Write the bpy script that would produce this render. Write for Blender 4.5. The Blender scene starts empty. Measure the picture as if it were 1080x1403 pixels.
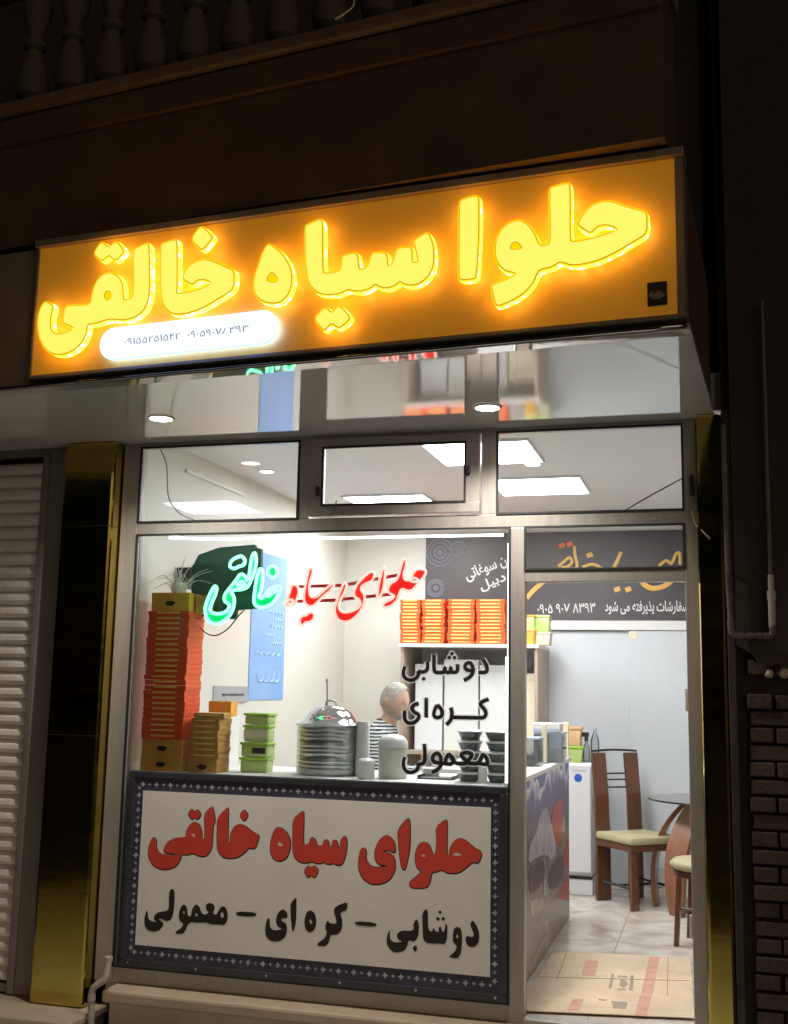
import bpy, bmesh, math, random
from mathutils import Vector, Matrix, noise

# ---------------------------------------------------------------- camera, world, light, exposure
S = bpy.context.scene
COL = S.collection
PW, PH = 1080.0, 1403.0
FPX, YAW, PITCH, ROLL = 1524.4, 0.27992, 0.15676, 0.01994
CAM = Vector((0.0, -5.391, 1.5))
TH, DS = -0.08052, 3.9665                       # the canopy line is turned a little against the glass front
_cy, _sy, _cp, _sp = math.cos(YAW), math.sin(YAW), math.cos(PITCH), math.sin(PITCH)
_F = Vector((-_sy * _cp, _cy * _cp, _sp)); _R0 = Vector((_cy, _sy, 0)); _U0 = _R0.cross(_F)
_R = _R0 * math.cos(ROLL) + _U0 * math.sin(ROLL); _U = _U0 * math.cos(ROLL) - _R0 * math.sin(ROLL)
cd = bpy.data.cameras.new('camera'); camera = bpy.data.objects.new('camera', cd); COL.objects.link(camera)
cd.sensor_fit = 'VERTICAL'; cd.sensor_height = 36.0; cd.lens = FPX / PH * 36.0
cd.clip_start = 0.05; cd.clip_end = 500
camera.matrix_world = Matrix(((_R.x, _U.x, -_F.x, CAM.x), (_R.y, _U.y, -_F.y, CAM.y), (_R.z, _U.z, -_F.z, CAM.z), (0, 0, 0, 1)))
S.camera = camera

w = bpy.data.worlds.new('World'); S.world = w; w.use_nodes = True
nt = w.node_tree
sky = nt.nodes.new('ShaderNodeTexSky'); sky.sky_type = 'NISHITA'; sky.sun_disc = False
sky.sun_elevation = math.radians(-6); sky.sun_rotation = math.radians(200)
nt.links.new(sky.outputs[0], nt.nodes['Background'].inputs[0]); nt.nodes['Background'].inputs[1].default_value = 0.05
sd = bpy.data.lights.new('street_glow', 'SUN'); sd.energy = 0.34; sd.angle = math.radians(50); sd.color = (1.0, 0.78, 0.55)
so = bpy.data.objects.new('street_glow', sd); COL.objects.link(so)
so.rotation_euler = (math.radians(74), 0, math.radians(38))
S.view_settings.view_transform = 'Standard'; S.view_settings.look = 'None'
S.view_settings.exposure = 0.0; S.view_settings.gamma = 1.0
S.cycles.use_denoising = True
S.cycles.max_bounces = 10; S.cycles.transparent_max_bounces = 16
S.cycles.sample_clamp_indirect = 6.0
random.seed(7)
PI = math.pi

# ---------------------------------------------------------------- where a photographed point lies in the place
def ray(px, py):
    return _F + _R * ((px - PW / 2) / FPX) - _U * ((py - PH / 2) / FPX)
def fac(px, py, y=0.0):                          # on a plane parallel to the glass front
    d = ray(px, py); t = (y - CAM.y) / d.y; return CAM + d * t
def flo(px, py, z=0.0):                          # on a level plane
    d = ray(px, py); t = (z - CAM.z) / d.z; return CAM + d * t
def xpl(px, py, X):                              # on a plane running into the shop
    d = ray(px, py); t = (X - CAM.x) / d.x; return CAM + d * t
SN = Vector((-math.sin(TH), math.cos(TH), 0)); ST = Vector((math.cos(TH), math.sin(TH), 0))
def sgn(px, py, off=0.0):                        # on the sign plane, `off` metres in front of it
    d = ray(px, py); t = (DS - off) / d.dot(SN); return CAM + d * t

# ---------------------------------------------------------------- materials
def _p(name):
    m = bpy.data.materials.new(name); m.use_nodes = True
    return m, m.node_tree, m.node_tree.nodes['Principled BSDF']
def mat(name, col, rough=0.5, metal=0.0, var=0.0, scale=8.0, bump=0.0, bscale=60.0, coat=0.0, col2=None, spec=0.5, stretch=None):
    m, t, b = _p(name)
    b.inputs['Roughness'].default_value = rough; b.inputs['Metallic'].default_value = metal
    b.inputs['Coat Weight'].default_value = coat; b.inputs['Coat Roughness'].default_value = 0.04
    b.inputs['Specular IOR Level'].default_value = spec
    c = (*col, 1)
    b.inputs['Base Color'].default_value = c
    tc = t.nodes.new('ShaderNodeTexCoord'); src = tc.outputs['Object']
    if stretch:
        mp = t.nodes.new('ShaderNodeMapping'); mp.inputs['Scale'].default_value = stretch
        t.links.new(src, mp.inputs[0]); src = mp.outputs[0]
    if var or col2:
        n = t.nodes.new('ShaderNodeTexNoise'); n.inputs['Scale'].default_value = scale; n.inputs['Detail'].default_value = 6
        n.inputs['Roughness'].default_value = 0.65
        t.links.new(src, n.inputs['Vector'])
        r = t.nodes.new('ShaderNodeValToRGB'); r.color_ramp.elements[0].position = 0.3; r.color_ramp.elements[1].position = 0.7
        lo = col2 if col2 else tuple(max(0, x * (1 - var)) for x in col)
        hi = col if col2 else tuple(min(1, x * (1 + var)) for x in col)
        r.color_ramp.elements[0].color = (*lo, 1); r.color_ramp.elements[1].color = (*hi, 1)
        t.links.new(n.outputs['Fac'], r.inputs['Fac']); t.links.new(r.outputs[0], b.inputs['Base Color'])
        rr = t.nodes.new('ShaderNodeMapRange'); rr.inputs['To Min'].default_value = max(0.0, rough - 0.12 * (rough > .12)); rr.inputs['To Max'].default_value = min(1, rough + 0.12)
        t.links.new(n.outputs['Fac'], rr.inputs['Value'])
        if rough > 0.12: t.links.new(rr.outputs[0], b.inputs['Roughness'])
    if bump:
        n2 = t.nodes.new('ShaderNodeTexNoise'); n2.inputs['Scale'].default_value = bscale; n2.inputs['Detail'].default_value = 5
        t.links.new(src, n2.inputs['Vector'])
        bp = t.nodes.new('ShaderNodeBump'); bp.inputs['Strength'].default_value = bump; bp.inputs['Distance'].default_value = 0.01
        t.links.new(n2.outputs['Fac'], bp.inputs['Height']); t.links.new(bp.outputs[0], b.inputs['Normal'])
    return m
def emit(name, col, s, base=(0.8, 0.8, 0.8)):
    m, t, b = _p(name)
    b.inputs['Base Color'].default_value = (*base, 1); b.inputs['Roughness'].default_value = 0.35
    b.inputs['Emission Color'].default_value = (*col, 1); b.inputs['Emission Strength'].default_value = s
    return m
def glass(name, tint=(0.97, 0.985, 0.98), refl=1.0, dirt=0.0):
    m, t, b = _p(name); t.nodes.remove(b)
    out = t.nodes['Material Output']
    tr = t.nodes.new('ShaderNodeBsdfTransparent'); tr.inputs[0].default_value = (*tint, 1)
    gl = t.nodes.new('ShaderNodeBsdfGlossy'); gl.inputs['Roughness'].default_value = 0.015
    fr = t.nodes.new('ShaderNodeFresnel'); fr.inputs['IOR'].default_value = 1.45
    mx = t.nodes.new('ShaderNodeMixShader')
    mu = t.nodes.new('ShaderNodeMath'); mu.operation = 'MULTIPLY'; mu.inputs[1].default_value = refl
    t.links.new(fr.outputs[0], mu.inputs[0]); t.links.new(mu.outputs[0], mx.inputs[0])
    t.links.new(tr.outputs[0], mx.inputs[1]); t.links.new(gl.outputs[0], mx.inputs[2])
    if dirt:
        df = t.nodes.new('ShaderNodeBsdfDiffuse'); df.inputs[0].default_value = (0.6, 0.6, 0.58, 1)
        m2 = t.nodes.new('ShaderNodeMixShader')
        tc = t.nodes.new('ShaderNodeTexCoord'); n = t.nodes.new('ShaderNodeTexNoise'); n.inputs['Scale'].default_value = 3.0; n.inputs['Detail'].default_value = 8
        t.links.new(tc.outputs['Object'], n.inputs['Vector'])
        r = t.nodes.new('ShaderNodeMapRange'); r.inputs['From Min'].default_value = 0.35; r.inputs['From Max'].default_value = 0.8; r.inputs['To Max'].default_value = dirt
        t.links.new(n.outputs['Fac'], r.inputs['Value']); t.links.new(r.outputs[0], m2.inputs[0])
        t.links.new(mx.outputs[0], m2.inputs[1]); t.links.new(df.outputs[0], m2.inputs[2]); t.links.new(m2.outputs[0], out.inputs[0])
    else:
        t.links.new(mx.outputs[0], out.inputs[0])
    return m

M = {}
M['alu'] = mat('bronze_grey_aluminium', (0.42, 0.395, 0.365), 0.38, 0.35, var=0.10, scale=5, bump=0.03, bscale=200, stretch=(6, 6, 0.6))
M['gasket'] = mat('black_rubber_gasket', (0.02, 0.02, 0.022), 0.6)
M['glass'] = glass('window_glass', dirt=0.02)
M['gold'] = mat('gold_mirror_steel', (0.52, 0.41, 0.10), 0.125, 1.0, var=.10, scale=5, bump=0.3, bscale=1.1, stretch=(1, 1, 3.0))
M['shutter'] = mat('grey_painted_shutter', (0.74, 0.71, 0.67), 0.5, 0.1, var=0.14, scale=3, bump=0.05, bscale=40)
M['rail'] = mat('shutter_rail_grey', (0.22, 0.2, 0.18), 0.5, 0.2, var=0.12, scale=5)
M['soffit'] = mat('glossy_soffit_sheet', (0.94, 0.92, 0.90), 0.055, 0.36, bump=0.03, bscale=1.2)
M['lip'] = mat('added_lip_mirror_metal', (0.90, 0.87, 0.85), 0.03, 0.62, bump=0.05, bscale=6)
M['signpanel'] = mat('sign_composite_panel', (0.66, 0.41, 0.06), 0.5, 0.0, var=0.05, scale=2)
_b = M['signpanel'].node_tree.nodes['Principled BSDF']; _b.inputs['Emission Color'].default_value = (1.0, 0.36, 0.02, 1); _b.inputs['Emission Strength'].default_value = 0.16   # even amber glow added to stand in for the letters' light on the panel
M['signtrim'] = mat('sign_edge_trim', (0.30, 0.25, 0.2), 0.4, 0.4, var=0.1, scale=6)
M['darkmetal'] = mat('dark_metal', (0.05, 0.045, 0.04), 0.5, 0.5, var=0.2)
M['stonedark'] = mat('brown_stone_cladding', (0.095, 0.060, 0.033), 0.6, var=0.25, scale=2.2, bump=0.1, bscale=14)
M['stoneledge'] = mat('pale_stone_ledge', (0.16, 0.105, 0.07), 0.55, var=0.2, scale=4, bump=0.1, bscale=30)
M['baluster'] = mat('cast_concrete', (0.085, 0.065, 0.05), 0.8, var=0.2, scale=7, bump=0.2, bscale=40)
M['darkwall'] = mat('dark_plaster', (0.040, 0.029, 0.022), 0.85, var=0.35, scale=3.5, bump=0.4, bscale=12)  # very dark mottled brown
M['travertine'] = mat('travertine_stone', (0.52, 0.42, 0.31), 0.5, col2=(0.40, 0.31, 0.22), scale=3.5, bump=0.1, bscale=40, stretch=(1, 1, 5))
M['marble'] = mat('worn_marble', (0.50, 0.40, 0.30), 0.45, var=0.15, scale=4, bump=0.08, bscale=30)
M['asphalt'] = mat('asphalt', (0.05, 0.048, 0.045), 0.85, var=0.3, scale=40, bump=0.5, bscale=180)
M['cream'] = mat('cream_wall_paint', (0.70, 0.675, 0.61), 0.45, var=0.025, scale=1.5, coat=0.25)
M['white'] = mat('white_paint', (0.80, 0.79, 0.77), 0.5, var=0.02, scale=2)
M['ceil'] = mat('white_ceiling_panel', (0.80, 0.79, 0.78), 0.5, var=0.02, scale=1)
M['led'] = emit('ceiling_led_panel', (0.95, 0.975, 1.0), 35.0)
M['bulb'] = emit('warm_white_downlight', (1.0, 0.90, 0.74), 22.0)
M['strip'] = emit('cold_white_led_strip', (0.92, 0.97, 1.0), 4.0)
M['yface'] = emit('yellow_lit_acrylic', (1.0, 0.76, 0.12), 1.2, (0.8, 0.6, 0.05))
M['yrim'] = emit('deep_yellow_acrylic_rim', (1.0, 0.66, 0.0), 1.0, (0.8, 0.5, 0.02))
M['yline'] = mat('thin_letter_joint', (0.35, 0.22, 0.01), 0.5)
def ledside():
    m, t, b = _p('led_lit_letter_side'); b.inputs['Base Color'].default_value = (.8, .6, .2, 1)
    tc = t.nodes.new('ShaderNodeTexCoord'); vo = t.nodes.new('ShaderNodeTexVoronoi'); vo.inputs['Scale'].default_value = 34
    t.links.new(tc.outputs['Object'], vo.inputs['Vector'])
    rm = t.nodes.new('ShaderNodeValToRGB'); rm.color_ramp.elements[0].position = .16; rm.color_ramp.elements[1].position = .42
    rm.color_ramp.elements[0].color = (1, .68, .36, 1); rm.color_ramp.elements[1].color = (1, .46, .035, 1)
    t.links.new(vo.outputs['Distance'], rm.inputs[0]); t.links.new(rm.outputs[0], b.inputs['Emission Color'])
    mr = t.nodes.new('ShaderNodeMapRange'); mr.inputs['From Min'].default_value = .12; mr.inputs['From Max'].default_value = .42; mr.inputs['To Min'].default_value = 11; mr.inputs['To Max'].default_value = 4.2
    t.links.new(vo.outputs['Distance'], mr.inputs['Value']); t.links.new(mr.outputs[0], b.inputs['Emission Strength'])
    return m
M['yside'] = ledside()
M['halo'] = emit('amber_back_light', (1.0, 0.30, 0.004), 2.2)
M['boxlit'] = emit('white_lit_acrylic', (0.80, 0.89, 1.0), 1.15)
M['boxside'] = emit('blue_white_lit_edge', (0.36, 0.55, 1.0), 1.5)
M['boxback'] = emit('blue_back_light', (0.12, 0.28, 1.0), 11.0)
M['faintgrey'] = mat('faint_grey_print', (0.50, 0.55, 0.64), 0.5)
M['gtube'] = emit('green_neon', (0.13, 1.0, 0.42), 4.0)
M['rtube'] = emit('red_neon', (1.0, 0.47, 0.38), 1.25)
M['gplate'] = emit('green_edge_lit_acrylic', (0.0, 0.36, 0.12), 1.0, (0.0, 0.35, 0.12))
M['rplate'] = emit('red_edge_lit_acrylic', (0.75, 0.015, 0.01), 0.8, (0.6, 0.02, 0.02))
M['rail_red'] = mat('red_acrylic_rail', (0.42, 0.015, 0.02), 0.35)
M['black'] = mat('black_vinyl', (0.015, 0.012, 0.012), 0.5)
M['whitevinyl'] = mat('white_vinyl', (0.78, 0.78, 0.78), 0.5)
def translucent(name, col):
    m, t, b = _p(name); t.nodes.remove(b); out = t.nodes['Material Output']
    d = t.nodes.new('ShaderNodeBsdfDiffuse'); q = t.nodes.new('ShaderNodeBsdfTranslucent'); mx = t.nodes.new('ShaderNodeMixShader')
    d.inputs[0].default_value = q.inputs[0].default_value = (*col, 1); mx.inputs[0].default_value = 0.7
    t.links.new(d.outputs[0], mx.inputs[1]); t.links.new(q.outputs[0], mx.inputs[2])
    tr = t.nodes.new('ShaderNodeBsdfTransparent'); m2 = t.nodes.new('ShaderNodeMixShader'); m2.inputs[0].default_value = .6
    t.links.new(tr.outputs[0], m2.inputs[1]); t.links.new(mx.outputs[0], m2.inputs[2]); t.links.new(m2.outputs[0], out.inputs[0]); return m
M['whitefilm'] = translucent('white_translucent_film', (0.9, 0.9, 0.9))
M['banner'] = mat('banner_cloth', (0.77, 0.755, 0.71), 0.55, var=0.06, scale=1.6, bump=0.9, bscale=2.2, stretch=(1, 1, .45))
M['bannerred'] = mat('banner_red_print', (0.62, 0.06, 0.04), 0.5, var=0.06, scale=6)
M['bannerblk'] = mat('banner_black_print', (0.018, 0.014, 0.006), 0.5)
M['navy'] = mat('banner_navy_border', (0.05, 0.045, 0.075), 0.5, var=0.25, scale=12)
M['ornament'] = mat('border_silver_ornament', (0.36, 0.36, 0.42), 0.5, var=0.5, scale=40)
M['bframe'] = mat('dark_banner_frame', (0.06, 0.062, 0.075), 0.4, 0.4, var=0.2)
M['orange'] = mat('orange_carton', (0.78, 0.10, 0.015), 0.5, var=0.08, scale=5)
M['strip_y'] = mat('gold_label_print', (0.86, 0.55, 0.16), 0.5, var=0.1, scale=30)
M['yellowcard'] = mat('yellow_carton', (0.78, 0.42, 0.06), 0.5, col2=(0.62, 0.26, 0.03), scale=7)
M['browncard'] = mat('amber_carton', (0.62, 0.36, 0.09), 0.5, col2=(0.36, 0.13, 0.03), scale=9)
M['kraft'] = mat('kraft_cardboard', (0.66, 0.51, 0.36), 0.85, var=0.14, scale=4, bump=0.08, bscale=60)
M['kraftdark'] = mat('cardboard_edge', (0.36, 0.23, 0.13), 0.9)
M['redprint'] = mat('faded_red_print', (0.60, 0.33, 0.25), 0.8, var=0.15, scale=15)
M['inkgrey'] = mat('faded_dark_print', (0.36, 0.28, 0.21), 0.8)
M['poster'] = mat('blue_poster_paper', (0.20, 0.36, 0.70), 0.5, col2=(0.27, 0.43, 0.72), scale=2.5)
M['posterink'] = mat('pale_poster_print', (0.45, 0.60, 0.86), 0.5)
M['greyplate'] = mat('grey_wall_label', (0.36, 0.37, 0.38), 0.5)
M['steel'] = mat('brushed_steel', (0.55, 0.57, 0.58), 0.3, 1.0)
M['lidsteel'] = mat('polished_lid_steel', (0.62, 0.62, 0.64), 0.09, 1.0)
M['greenbox'] = mat('translucent_green_plastic', (0.50, 0.66, 0.22), 0.3, var=0.06, coat=0.3)
M['greenlid'] = mat('lime_lid_plastic', (0.42, 0.70, 0.07), 0.3, coat=0.3)
M['paper'] = mat('cream_paper_label', (0.80, 0.72, 0.52), 0.6)
M['plasticw'] = mat('white_plastic', (0.80, 0.80, 0.76), 0.3, coat=0.2)
M['plasticg'] = mat('pale_greenish_plastic', (0.64, 0.67, 0.55), 0.35, coat=0.2)
M['bowl'] = mat('black_bowl_plastic', (0.07, 0.085, 0.09), 0.25, coat=0.3)
M['clear'] = glass('clear_plastic', (0.86, 0.90, 0.93), refl=1.2, dirt=0.25)
M['cabinet'] = mat('taupe_laminate', (0.40, 0.31, 0.24), 0.45, var=0.08, scale=3, stretch=(4, 4, 0.5))
M['cabin'] = mat('cabinet_inside_grey', (0.78, 0.77, 0.78), 0.6, var=0.05)
M['fridge'] = mat('white_enamel', (0.84, 0.84, 0.86), 0.25, coat=0.3)
M['darkbanner'] = mat('charcoal_wall_banner', (0.062, 0.056, 0.064), 0.45, col2=(0.10, 0.085, 0.085), scale=1.2)
M['bannergrey'] = mat('grey_banner_ornament', (0.16, 0.16, 0.20), 0.5)
M['goldprint'] = mat('gold_print', (0.80, 0.47, 0.12), 0.45)
M['redgold'] = mat('red_print', (0.72, 0.16, 0.06), 0.45)
M['slider'] = mat('pale_grey_sliding_panel', (0.66, 0.69, 0.72), 0.35, var=0.02)
M['wood'] = mat('walnut_wood', (0.15, 0.056, 0.026), 0.35, col2=(0.08, 0.028, 0.013), scale=5, stretch=(8, 8, 0.6), coat=0.25)
M['woodlight'] = mat('reddish_bent_wood', (0.27, 0.10, 0.038), 0.35, col2=(0.17, 0.058, 0.022), scale=5, stretch=(8, 8, 0.6), coat=0.3)
M['cushion'] = mat('cream_olive_vinyl', (0.44, 0.40, 0.23), 0.45, var=0.08, scale=6)
M['tglass'] = glass('table_glass', (0.50, 0.58, 0.56), refl=1.5)
M['skin'] = mat('skin', (0.47, 0.29, 0.215), 0.5, var=0.08, scale=30)
M['hair'] = mat('white_grey_hair', (0.36, 0.335, 0.31), 0.7, var=0.25, scale=40, bump=0.3, bscale=120)
M['trouser'] = mat('dark_trousers', (0.04, 0.042, 0.05), 0.8, var=0.2)
M['pvc'] = mat('grey_pvc_pipe', (0.42, 0.38, 0.34), 0.45, var=0.15, scale=6)
M['gaspipe'] = mat('painted_gas_pipe', (0.12, 0.098, 0.082), 0.5, 0.3, var=0.3, scale=12)
M['wire'] = mat('grey_cable', (0.16, 0.15, 0.15), 0.6)
M['wirew'] = mat('pale_cable', (0.55, 0.5, 0.44), 0.6)
M['blue'] = mat('blue_sticker', (0.05, 0.14, 0.6), 0.4)
M['pblue'] = mat('powder_blue_plastic', (0.45, 0.55, 0.72), 0.4)
M['peach'] = mat('peach_plastic', (0.80, 0.52, 0.28), 0.4)

def tilemat():
    m, t, b = _p('polished_floor_tiles'); b.inputs['Coat Weight'].default_value = .25; b.inputs['Coat Roughness'].default_value = .06
    tc = t.nodes.new('ShaderNodeTexCoord'); n = t.nodes.new('ShaderNodeTexNoise'); n.inputs['Scale'].default_value = 2.6; n.inputs['Detail'].default_value = 9; n.inputs['Distortion'].default_value = 1.6
    t.links.new(tc.outputs['Object'], n.inputs['Vector'])
    r = t.nodes.new('ShaderNodeValToRGB'); r.color_ramp.elements[0].color = (.56, .49, .40, 1); r.color_ramp.elements[1].color = (.78, .74, .67, 1); r.color_ramp.elements[0].position = .35; r.color_ramp.elements[1].position = .62
    t.links.new(n.outputs['Fac'], r.inputs[0])
    br = t.nodes.new('ShaderNodeTexBrick'); br.offset = 0; br.inputs['Scale'].default_value = 1; br.inputs['Brick Width'].default_value = .6; br.inputs['Row Height'].default_value = .6; br.inputs['Mortar Size'].default_value = .003; br.inputs['Mortar'].default_value = (.36, .32, .27, 1)
    t.links.new(tc.outputs['Object'], br.inputs['Vector']); t.links.new(r.outputs[0], br.inputs['Color1']); t.links.new(r.outputs[0], br.inputs['Color2'])
    t.links.new(br.outputs['Color'], b.inputs['Base Color'])
    mr = t.nodes.new('ShaderNodeMapRange'); mr.inputs['To Min'].default_value = .12; mr.inputs['To Max'].default_value = .34; t.links.new(n.outputs['Fac'], mr.inputs['Value']); t.links.new(mr.outputs[0], b.inputs['Roughness'])
    return m
M['tile'] = tilemat()
def brickmat():
    m, t, b = _p('dark_red_brick'); b.inputs['Roughness'].default_value = 0.85
    tc = t.nodes.new('ShaderNodeTexCoord')
    n = t.nodes.new('ShaderNodeTexNoise'); n.inputs['Scale'].default_value = 5; n.inputs['Detail'].default_value = 8
    t.links.new(tc.outputs['Object'], n.inputs['Vector'])
    r = t.nodes.new('ShaderNodeValToRGB'); r.color_ramp.elements[0].color = (0.045, 0.028, 0.02, 1); r.color_ramp.elements[1].color = (0.085, 0.056, 0.042, 1)
    r.color_ramp.elements[0].position = 0.3; r.color_ramp.elements[1].position = 0.75
    t.links.new(n.outputs['Fac'], r.inputs[0]); t.links.new(r.outputs[0], b.inputs['Base Color'])
    n2 = t.nodes.new('ShaderNodeTexNoise'); n2.inputs['Scale'].default_value = 45; n2.inputs['Detail'].default_value = 6
    t.links.new(tc.outputs['Object'], n2.inputs['Vector'])
    bp = t.nodes.new('ShaderNodeBump'); bp.inputs['Strength'].default_value = 0.6; bp.inputs['Distance'].default_value = 0.008
    t.links.new(n2.outputs['Fac'], bp.inputs['Height']); t.links.new(bp.outputs[0], b.inputs['Normal'])
    return m
M['brick'] = brickmat()
def stripemat():
    m, t, b = _p('black_white_striped_shirt'); b.inputs['Roughness'].default_value = 0.85
    tc = t.nodes.new('ShaderNodeTexCoord')
    wv = t.nodes.new('ShaderNodeTexWave'); wv.bands_direction = 'Z'; wv.inputs['Scale'].default_value = 15; wv.inputs['Distortion'].default_value = 2.0; wv.inputs['Detail'].default_value = 1
    wv.inputs['Detail Scale'].default_value = 1.2
    t.links.new(tc.outputs['Object'], wv.inputs['Vector'])
    r = t.nodes.new('ShaderNodeValToRGB'); r.color_ramp.interpolation = 'CONSTANT'
    r.color_ramp.elements[0].color = (0.03, 0.035, 0.05, 1); r.color_ramp.elements[1].color = (0.62, 0.63, 0.62, 1); r.color_ramp.elements[1].position = 0.5
    t.links.new(wv.outputs['Fac'], r.inputs[0]); t.links.new(r.outputs[0], b.inputs['Base Color'])
    return m
M['shirt'] = stripemat()
def counterprint():
    m, t, b = _p('printed_counter_vinyl'); b.inputs['Roughness'].default_value = 0.35
    tc = t.nodes.new('ShaderNodeTexCoord'); sx = t.nodes.new('ShaderNodeSeparateXYZ'); t.links.new(tc.outputs['Object'], sx.inputs[0])
    n = t.nodes.new('ShaderNodeTexNoise'); n.inputs['Scale'].default_value = 3.2; n.inputs['Detail'].default_value = 5
    t.links.new(tc.outputs['Object'], n.inputs['Vector'])
    a = t.nodes.new('ShaderNodeMath'); a.operation = 'MULTIPLY_ADD'; a.inputs[1].default_value = 0.5; t.links.new(n.outputs['Fac'], a.inputs[0]); t.links.new(sx.outputs['Z'], a.inputs[2])
    r = t.nodes.new('ShaderNodeValToRGB'); cr = r.color_ramp
    for p, c in ((0.0, (0.17, 0.145, 0.13)), (0.45, (0.27, 0.23, 0.21)), (0.62, (0.14, 0.11, 0.11)), (0.80, (0.15, 0.13, 0.20)), (0.93, (0.16, 0.15, 0.34)), (1.0, (0.13, 0.14, 0.42))):
        e = cr.elements.new(p); e.color = (*c, 1)
    cr.elements.remove(cr.elements[0]); 
    mr = t.nodes.new('ShaderNodeMapRange'); mr.inputs['From Min'].default_value = 0.15; mr.inputs['From Max'].default_value = 1.25
    t.links.new(a.outputs[0], mr.inputs['Value']); t.links.new(mr.outputs[0], r.inputs[0]); t.links.new(r.outputs[0], b.inputs['Base Color'])
    return m
M['cprint'] = counterprint()

# ---------------------------------------------------------------- building helpers
def tag(o, label=None, cat=None, group=None, kind=None):
    if label: o['label'] = label
    if cat: o['category'] = cat
    if group: o['group'] = group
    if kind: o['kind'] = kind
    return o
def thing(name, label, cat, loc=(0, 0, 0), rz=0.0, group=None):
    o = bpy.data.objects.new(name, None); COL.objects.link(o); o.empty_display_size = 0.1
    o.location = loc; o.rotation_euler = (0, 0, rz)
    return tag(o, label, cat, group)
class MB:
    """collects shapes into one mesh"""
    def __init__(s): s.bm = bmesh.new()
    def _add(s, tmp, mtx=None):
        if mtx is not None: bmesh.ops.transform(tmp, matrix=mtx, verts=tmp.verts)
        me = bpy.data.meshes.new('tmp'); tmp.to_mesh(me); tmp.free(); s.bm.from_mesh(me); bpy.data.meshes.remove(me); return s
    def box(s, x0, x1, y0, y1, z0, z1, bev=0.0, mtx=None):
        t = bmesh.new(); bmesh.ops.create_cube(t, size=1)
        for v in t.verts: v.co = Vector((x0 + (v.co.x + .5) * (x1 - x0), y0 + (v.co.y + .5) * (y1 - y0), z0 + (v.co.z + .5) * (z1 - z0)))
        if bev: bmesh.ops.bevel(t, geom=t.edges[:], offset=bev, segments=2, affect='EDGES', profile=0.5)
        return s._add(t, mtx)
    def lathe(s, prof, seg=32, c=(0, 0, 0), mtx=None):
        t = bmesh.new(); rings = []
        for r, z in prof:
            if r < 1e-5: rings.append([t.verts.new((c[0], c[1], c[2] + z))])
            else: rings.append([t.verts.new((c[0] + r * math.cos(2 * PI * k / seg), c[1] + r * math.sin(2 * PI * k / seg), c[2] + z)) for k in range(seg)])
        for a, b in zip(rings, rings[1:]):
            for k in range(seg):
                q = [a[k % len(a)], a[(k + 1) % len(a)], b[(k + 1) % len(b)], b[k % len(b)]]
                u = []
                for v in q:
                    if v not in u: u.append(v)
                if len(u) > 2: t.faces.new(u)
        return s._add(t, mtx)
    def prism(s, pts, axis, a, b, bev=0.0):
        """outline (2D) extruded from a to b along axis 'x','y' or 'z'"""
        t = bmesh.new()
        def P(p, d): return {'x': (d, p[0], p[1]), 'y': (p[0], d, p[1]), 'z': (p[0], p[1], d)}[axis]
        A = [t.verts.new(P(p, a)) for p in pts]; B = [t.verts.new(P(p, b)) for p in pts]
        t.faces.new(A); t.faces.new(B[::-1])
        for k in range(len(pts)): t.faces.new((A[k], B[k], B[(k + 1) % len(pts)], A[(k + 1) % len(pts)]))
        bmesh.ops.recalc_face_normals(t, faces=t.faces)
        if bev: bmesh.ops.bevel(t, geom=t.edges[:], offset=bev, segments=2, affect='EDGES', profile=0.5)
        return s._add(t)
    def tube(s, pts, r, seg=8, closed=False):
        t = bmesh.new(); pts = [Vector(p) for p in pts]; n = len(pts); rings = []; ref = None
        for i, p in enumerate(pts):
            if closed: d = (pts[(i + 1) % n] - pts[i - 1])
            else: d = pts[min(i + 1, n - 1)] - pts[max(i - 1, 0)]
            d = d.normalized() if d.length > 1e-9 else Vector((0, 0, 1))
            if ref is None: ref = d.orthogonal().normalized()
            ref = (ref - d * ref.dot(d)); ref = ref.normalized() if ref.length > 1e-6 else d.orthogonal().normalized()
            b = d.cross(ref); rr = r[i] if isinstance(r, (list, tuple)) else r
            rings.append([t.verts.new(p + (ref * math.cos(2 * PI * k / seg) + b * math.sin(2 * PI * k / seg)) * rr) for k in range(seg)])
        rng = range(n) if closed else range(n - 1)
        for i in rng:
            a, b = rings[i], rings[(i + 1) % n]
            for k in range(seg): t.faces.new((a[k], a[(k + 1) % seg], b[(k + 1) % seg], b[k]))
        if not closed: t.faces.new(rings[0][::-1]); t.faces.new(rings[-1])
        return s._add(t)
    def build(s, name, m, parent=None, smooth=None, origin=None):
        bmesh.ops.recalc_face_normals(s.bm, faces=s.bm.faces)
        if origin is not None:
            for v in s.bm.verts: v.co -= Vector(origin)
        me = bpy.data.meshes.new(name); s.bm.to_mesh(me); s.bm.free()
        return link(name, me, m, parent, smooth, origin)
def _split(s, name, m, parent=None, smooth=None, inv=None):
    """like build, but every loose piece becomes an object of its own"""
    bm = s.bm; bmesh.ops.recalc_face_normals(bm, faces=bm.faces); bm.verts.ensure_lookup_table()
    seen = set(); out = []
    for v0 in bm.verts:
        if v0 in seen: continue
        comp = []; stack = [v0]; seen.add(v0)
        while stack:
            v = stack.pop(); comp.append(v)
            for e in v.link_edges:
                u = e.other_vert(v)
                if u not in seen: seen.add(u); stack.append(u)
        ix = {v: i for i, v in enumerate(comp)}; fs = {f for v in comp for f in v.link_faces}
        me = bpy.data.meshes.new(name); me.from_pydata([v.co[:] for v in comp], [], [[ix[v] for v in f.verts] for f in fs])
        o = link(name, me, m, parent, smooth)
        if inv is not None: o.matrix_parent_inverse = inv
        out.append(o)
    bm.free(); return out
MB.split = _split
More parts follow.
